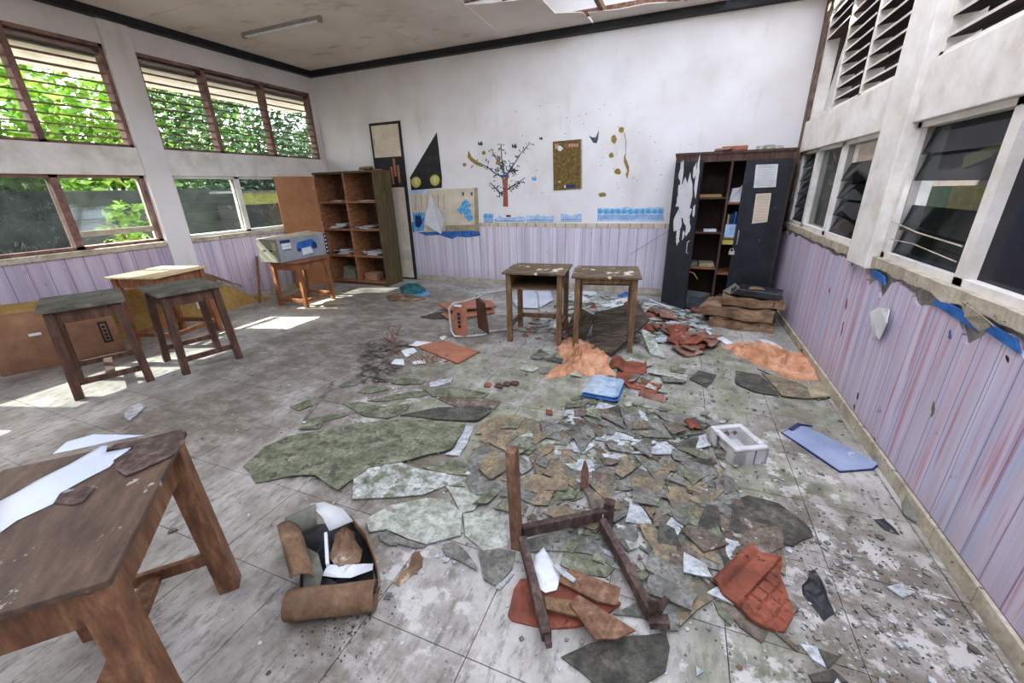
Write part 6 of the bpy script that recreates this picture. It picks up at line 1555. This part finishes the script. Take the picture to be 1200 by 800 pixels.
# larger sheets behind the desks
for pix, m_, lab in (([(600, 352), (612, 340), (645, 341), (648, 352), (630, 362), (605, 360)], 'paper_blue', 'pale crumpled sheet seen through the left middle desk'),
                     ([(660, 352), (668, 342), (702, 341), (694, 355)], 'paper', 'white sheet on the floor seen between the middle desks'),
                     ([(722, 348), (733, 342), (742, 343), (741, 349)], 'blue', 'bright blue sheet on the floor seen through the right middle desk'),
                     ([(645, 377), (658, 377), (655, 385), (644, 384)], 'paper', 'small white card under the left middle desk'),
                     ([(700, 355), (735, 349), (742, 356), (712, 364)], 'paper', 'grey white sheet seen under the right middle desk')):
    curled('paper_sheet', lab, 'paper', pix, .012, m_, .02, seed=len(lab))
for pix, m_, lab in (([(479, 405), (487, 400), (506, 401), (494, 407)], 'white', 'white scrap touching the corner of the flat laminate board'),
                     ([(470, 412), (485, 408), (489, 412), (476, 419)], 'white', 'larger white scrap left of the flat laminate board'),
                     ([(458, 427), (463, 421), (473, 421), (474, 428)], 'white', 'white torn scrap beside the rusty twigs'),
                     ([(483, 424), (497, 422), (499, 426), (484, 427)], 'paper', 'small torn scrap in front of the flat laminate board'),
                     ([(515, 396), (521, 393), (524, 396), (518, 399)], 'white', 'white scrap under the fallen chair'),
                     ([(945, 452), (962, 448), (975, 465), (950, 468)], 'paper_old', 'grey white rag beside the end of the long orange cloth'),
                     ([(818, 396), (828, 387), (834, 392), (828, 402)], 'white', 'white crumpled paper left of the carton stack'),
                     ([(838, 396), (846, 394), (860, 402), (852, 404)], 'white', 'white slip in front of the carton stack'),
                     ([(888, 398), (905, 400), (917, 408), (908, 412)], 'paper', 'white scrap behind the long orange cloth'),
                     ([(377, 352), (392, 352), (413, 354), (400, 357), (380, 357)], 'paper_old', 'yellowish scrap on the floor by the small table')):
    curled('paper_scrap', lab, 'paper', pix, .006, m_, .018, seed=len(lab))
sheet('plastic_strip', 'long pale strip curving over the floor left of the largest board', 'strip', [(353, 496), (361, 482), (378, 463), (388, 447), (391, 448), (380, 465), (364, 484), (357, 497)], .003, SH['grey'], .003)
# rusty twigs
g = MB(); q = random.Random(6)
for s in range(40):
    px, py = (462+q.gauss(0, 6), 398+q.gauss(0, 8)) if s < 22 else (506+q.gauss(0, 8), 424+q.gauss(0, 4)); p = F(px, py, 0); a = q.uniform(0, 6.28); L = q.uniform(.04, .12); h = q.uniform(.01, .1 if s < 22 else .05)
    e = p+Vector((math.cos(a)*L, math.sin(a)*L, h)); g.tube([p+Vector((0, 0, .003)), e], .0018, 4)
    for _ in range(3): g.tube([p.lerp(e, q.random()), e+Vector((q.gauss(0, .02), q.gauss(0, .02), q.uniform(0, .02)))], .0014, 4)
tag(mk('dry_plant', g, 'rust_twig'), 'rust brown dried plant twigs on the floor left of the flat laminate board', 'plant')
# dark lump row and black plastic
for i_, (px, py) in enumerate(((572, 453), (585, 454), (594, 452), (603, 451))):
    p = F(px, py, 0); vs, fs = pillow(.06+.01*(i_ % 2), .045, 0, .03, 6, i_)
    o = tag(mk('dark_lump', MB().add([(p.x+v[0], p.y+v[1], v[2]+.001) for v in vs], fs), 'sticker_red' if i_ == 0 else 'wood_dark', smooth=True), ('reddish brown lump at the left end of the row', 'second dark brown lump of the row', 'third dark brown lump of the row', 'dark brown lump at the right end of the row')[i_]+' behind the green boards', 'lump', 'row of dark lumps behind the green boards')
heap('black_plastic', 'crumpled black plastic sheet right of the large roof tile', 'plastic', [(940, 682), (948, 668), (958, 670), (966, 690), (976, 722), (965, 728), (950, 708), (942, 696)], 'blackpl', .03, 31)
heap('black_scrap', 'small dark scrap between the folder and the rounded grey piece', 'rag', [(1024, 609), (1033, 606), (1045, 618), (1050, 626), (1036, 622)], 'blackpl', .012, 33)
tag(mk('cable', MB().tube([F(a, b, .006) for a, b in ((888, 432), (905, 440), (925, 452), (945, 464), (962, 468), (972, 466), (968, 462))], .004, 6), 'black_card', smooth=True), 'thin black cable looping over the flat ochre board', 'cable')
tag(mk('cable', MB().tube([Vector((.2-.33, 5.2+.72, .9)), Vector((-.3, 6.05, .78)), Vector((-.62, 6.06, .56))], .004, 6), 'grey_print', smooth=True), 'thin grey cable running down the wall left of the black cupboard', 'cable')
tag(mk('white_rod', MB().tube([F(762, 351, .06), F(786, 361, .03)], .01, 6), 'white'), 'short white rod on the tile fragments by the cupboard door', 'rod')
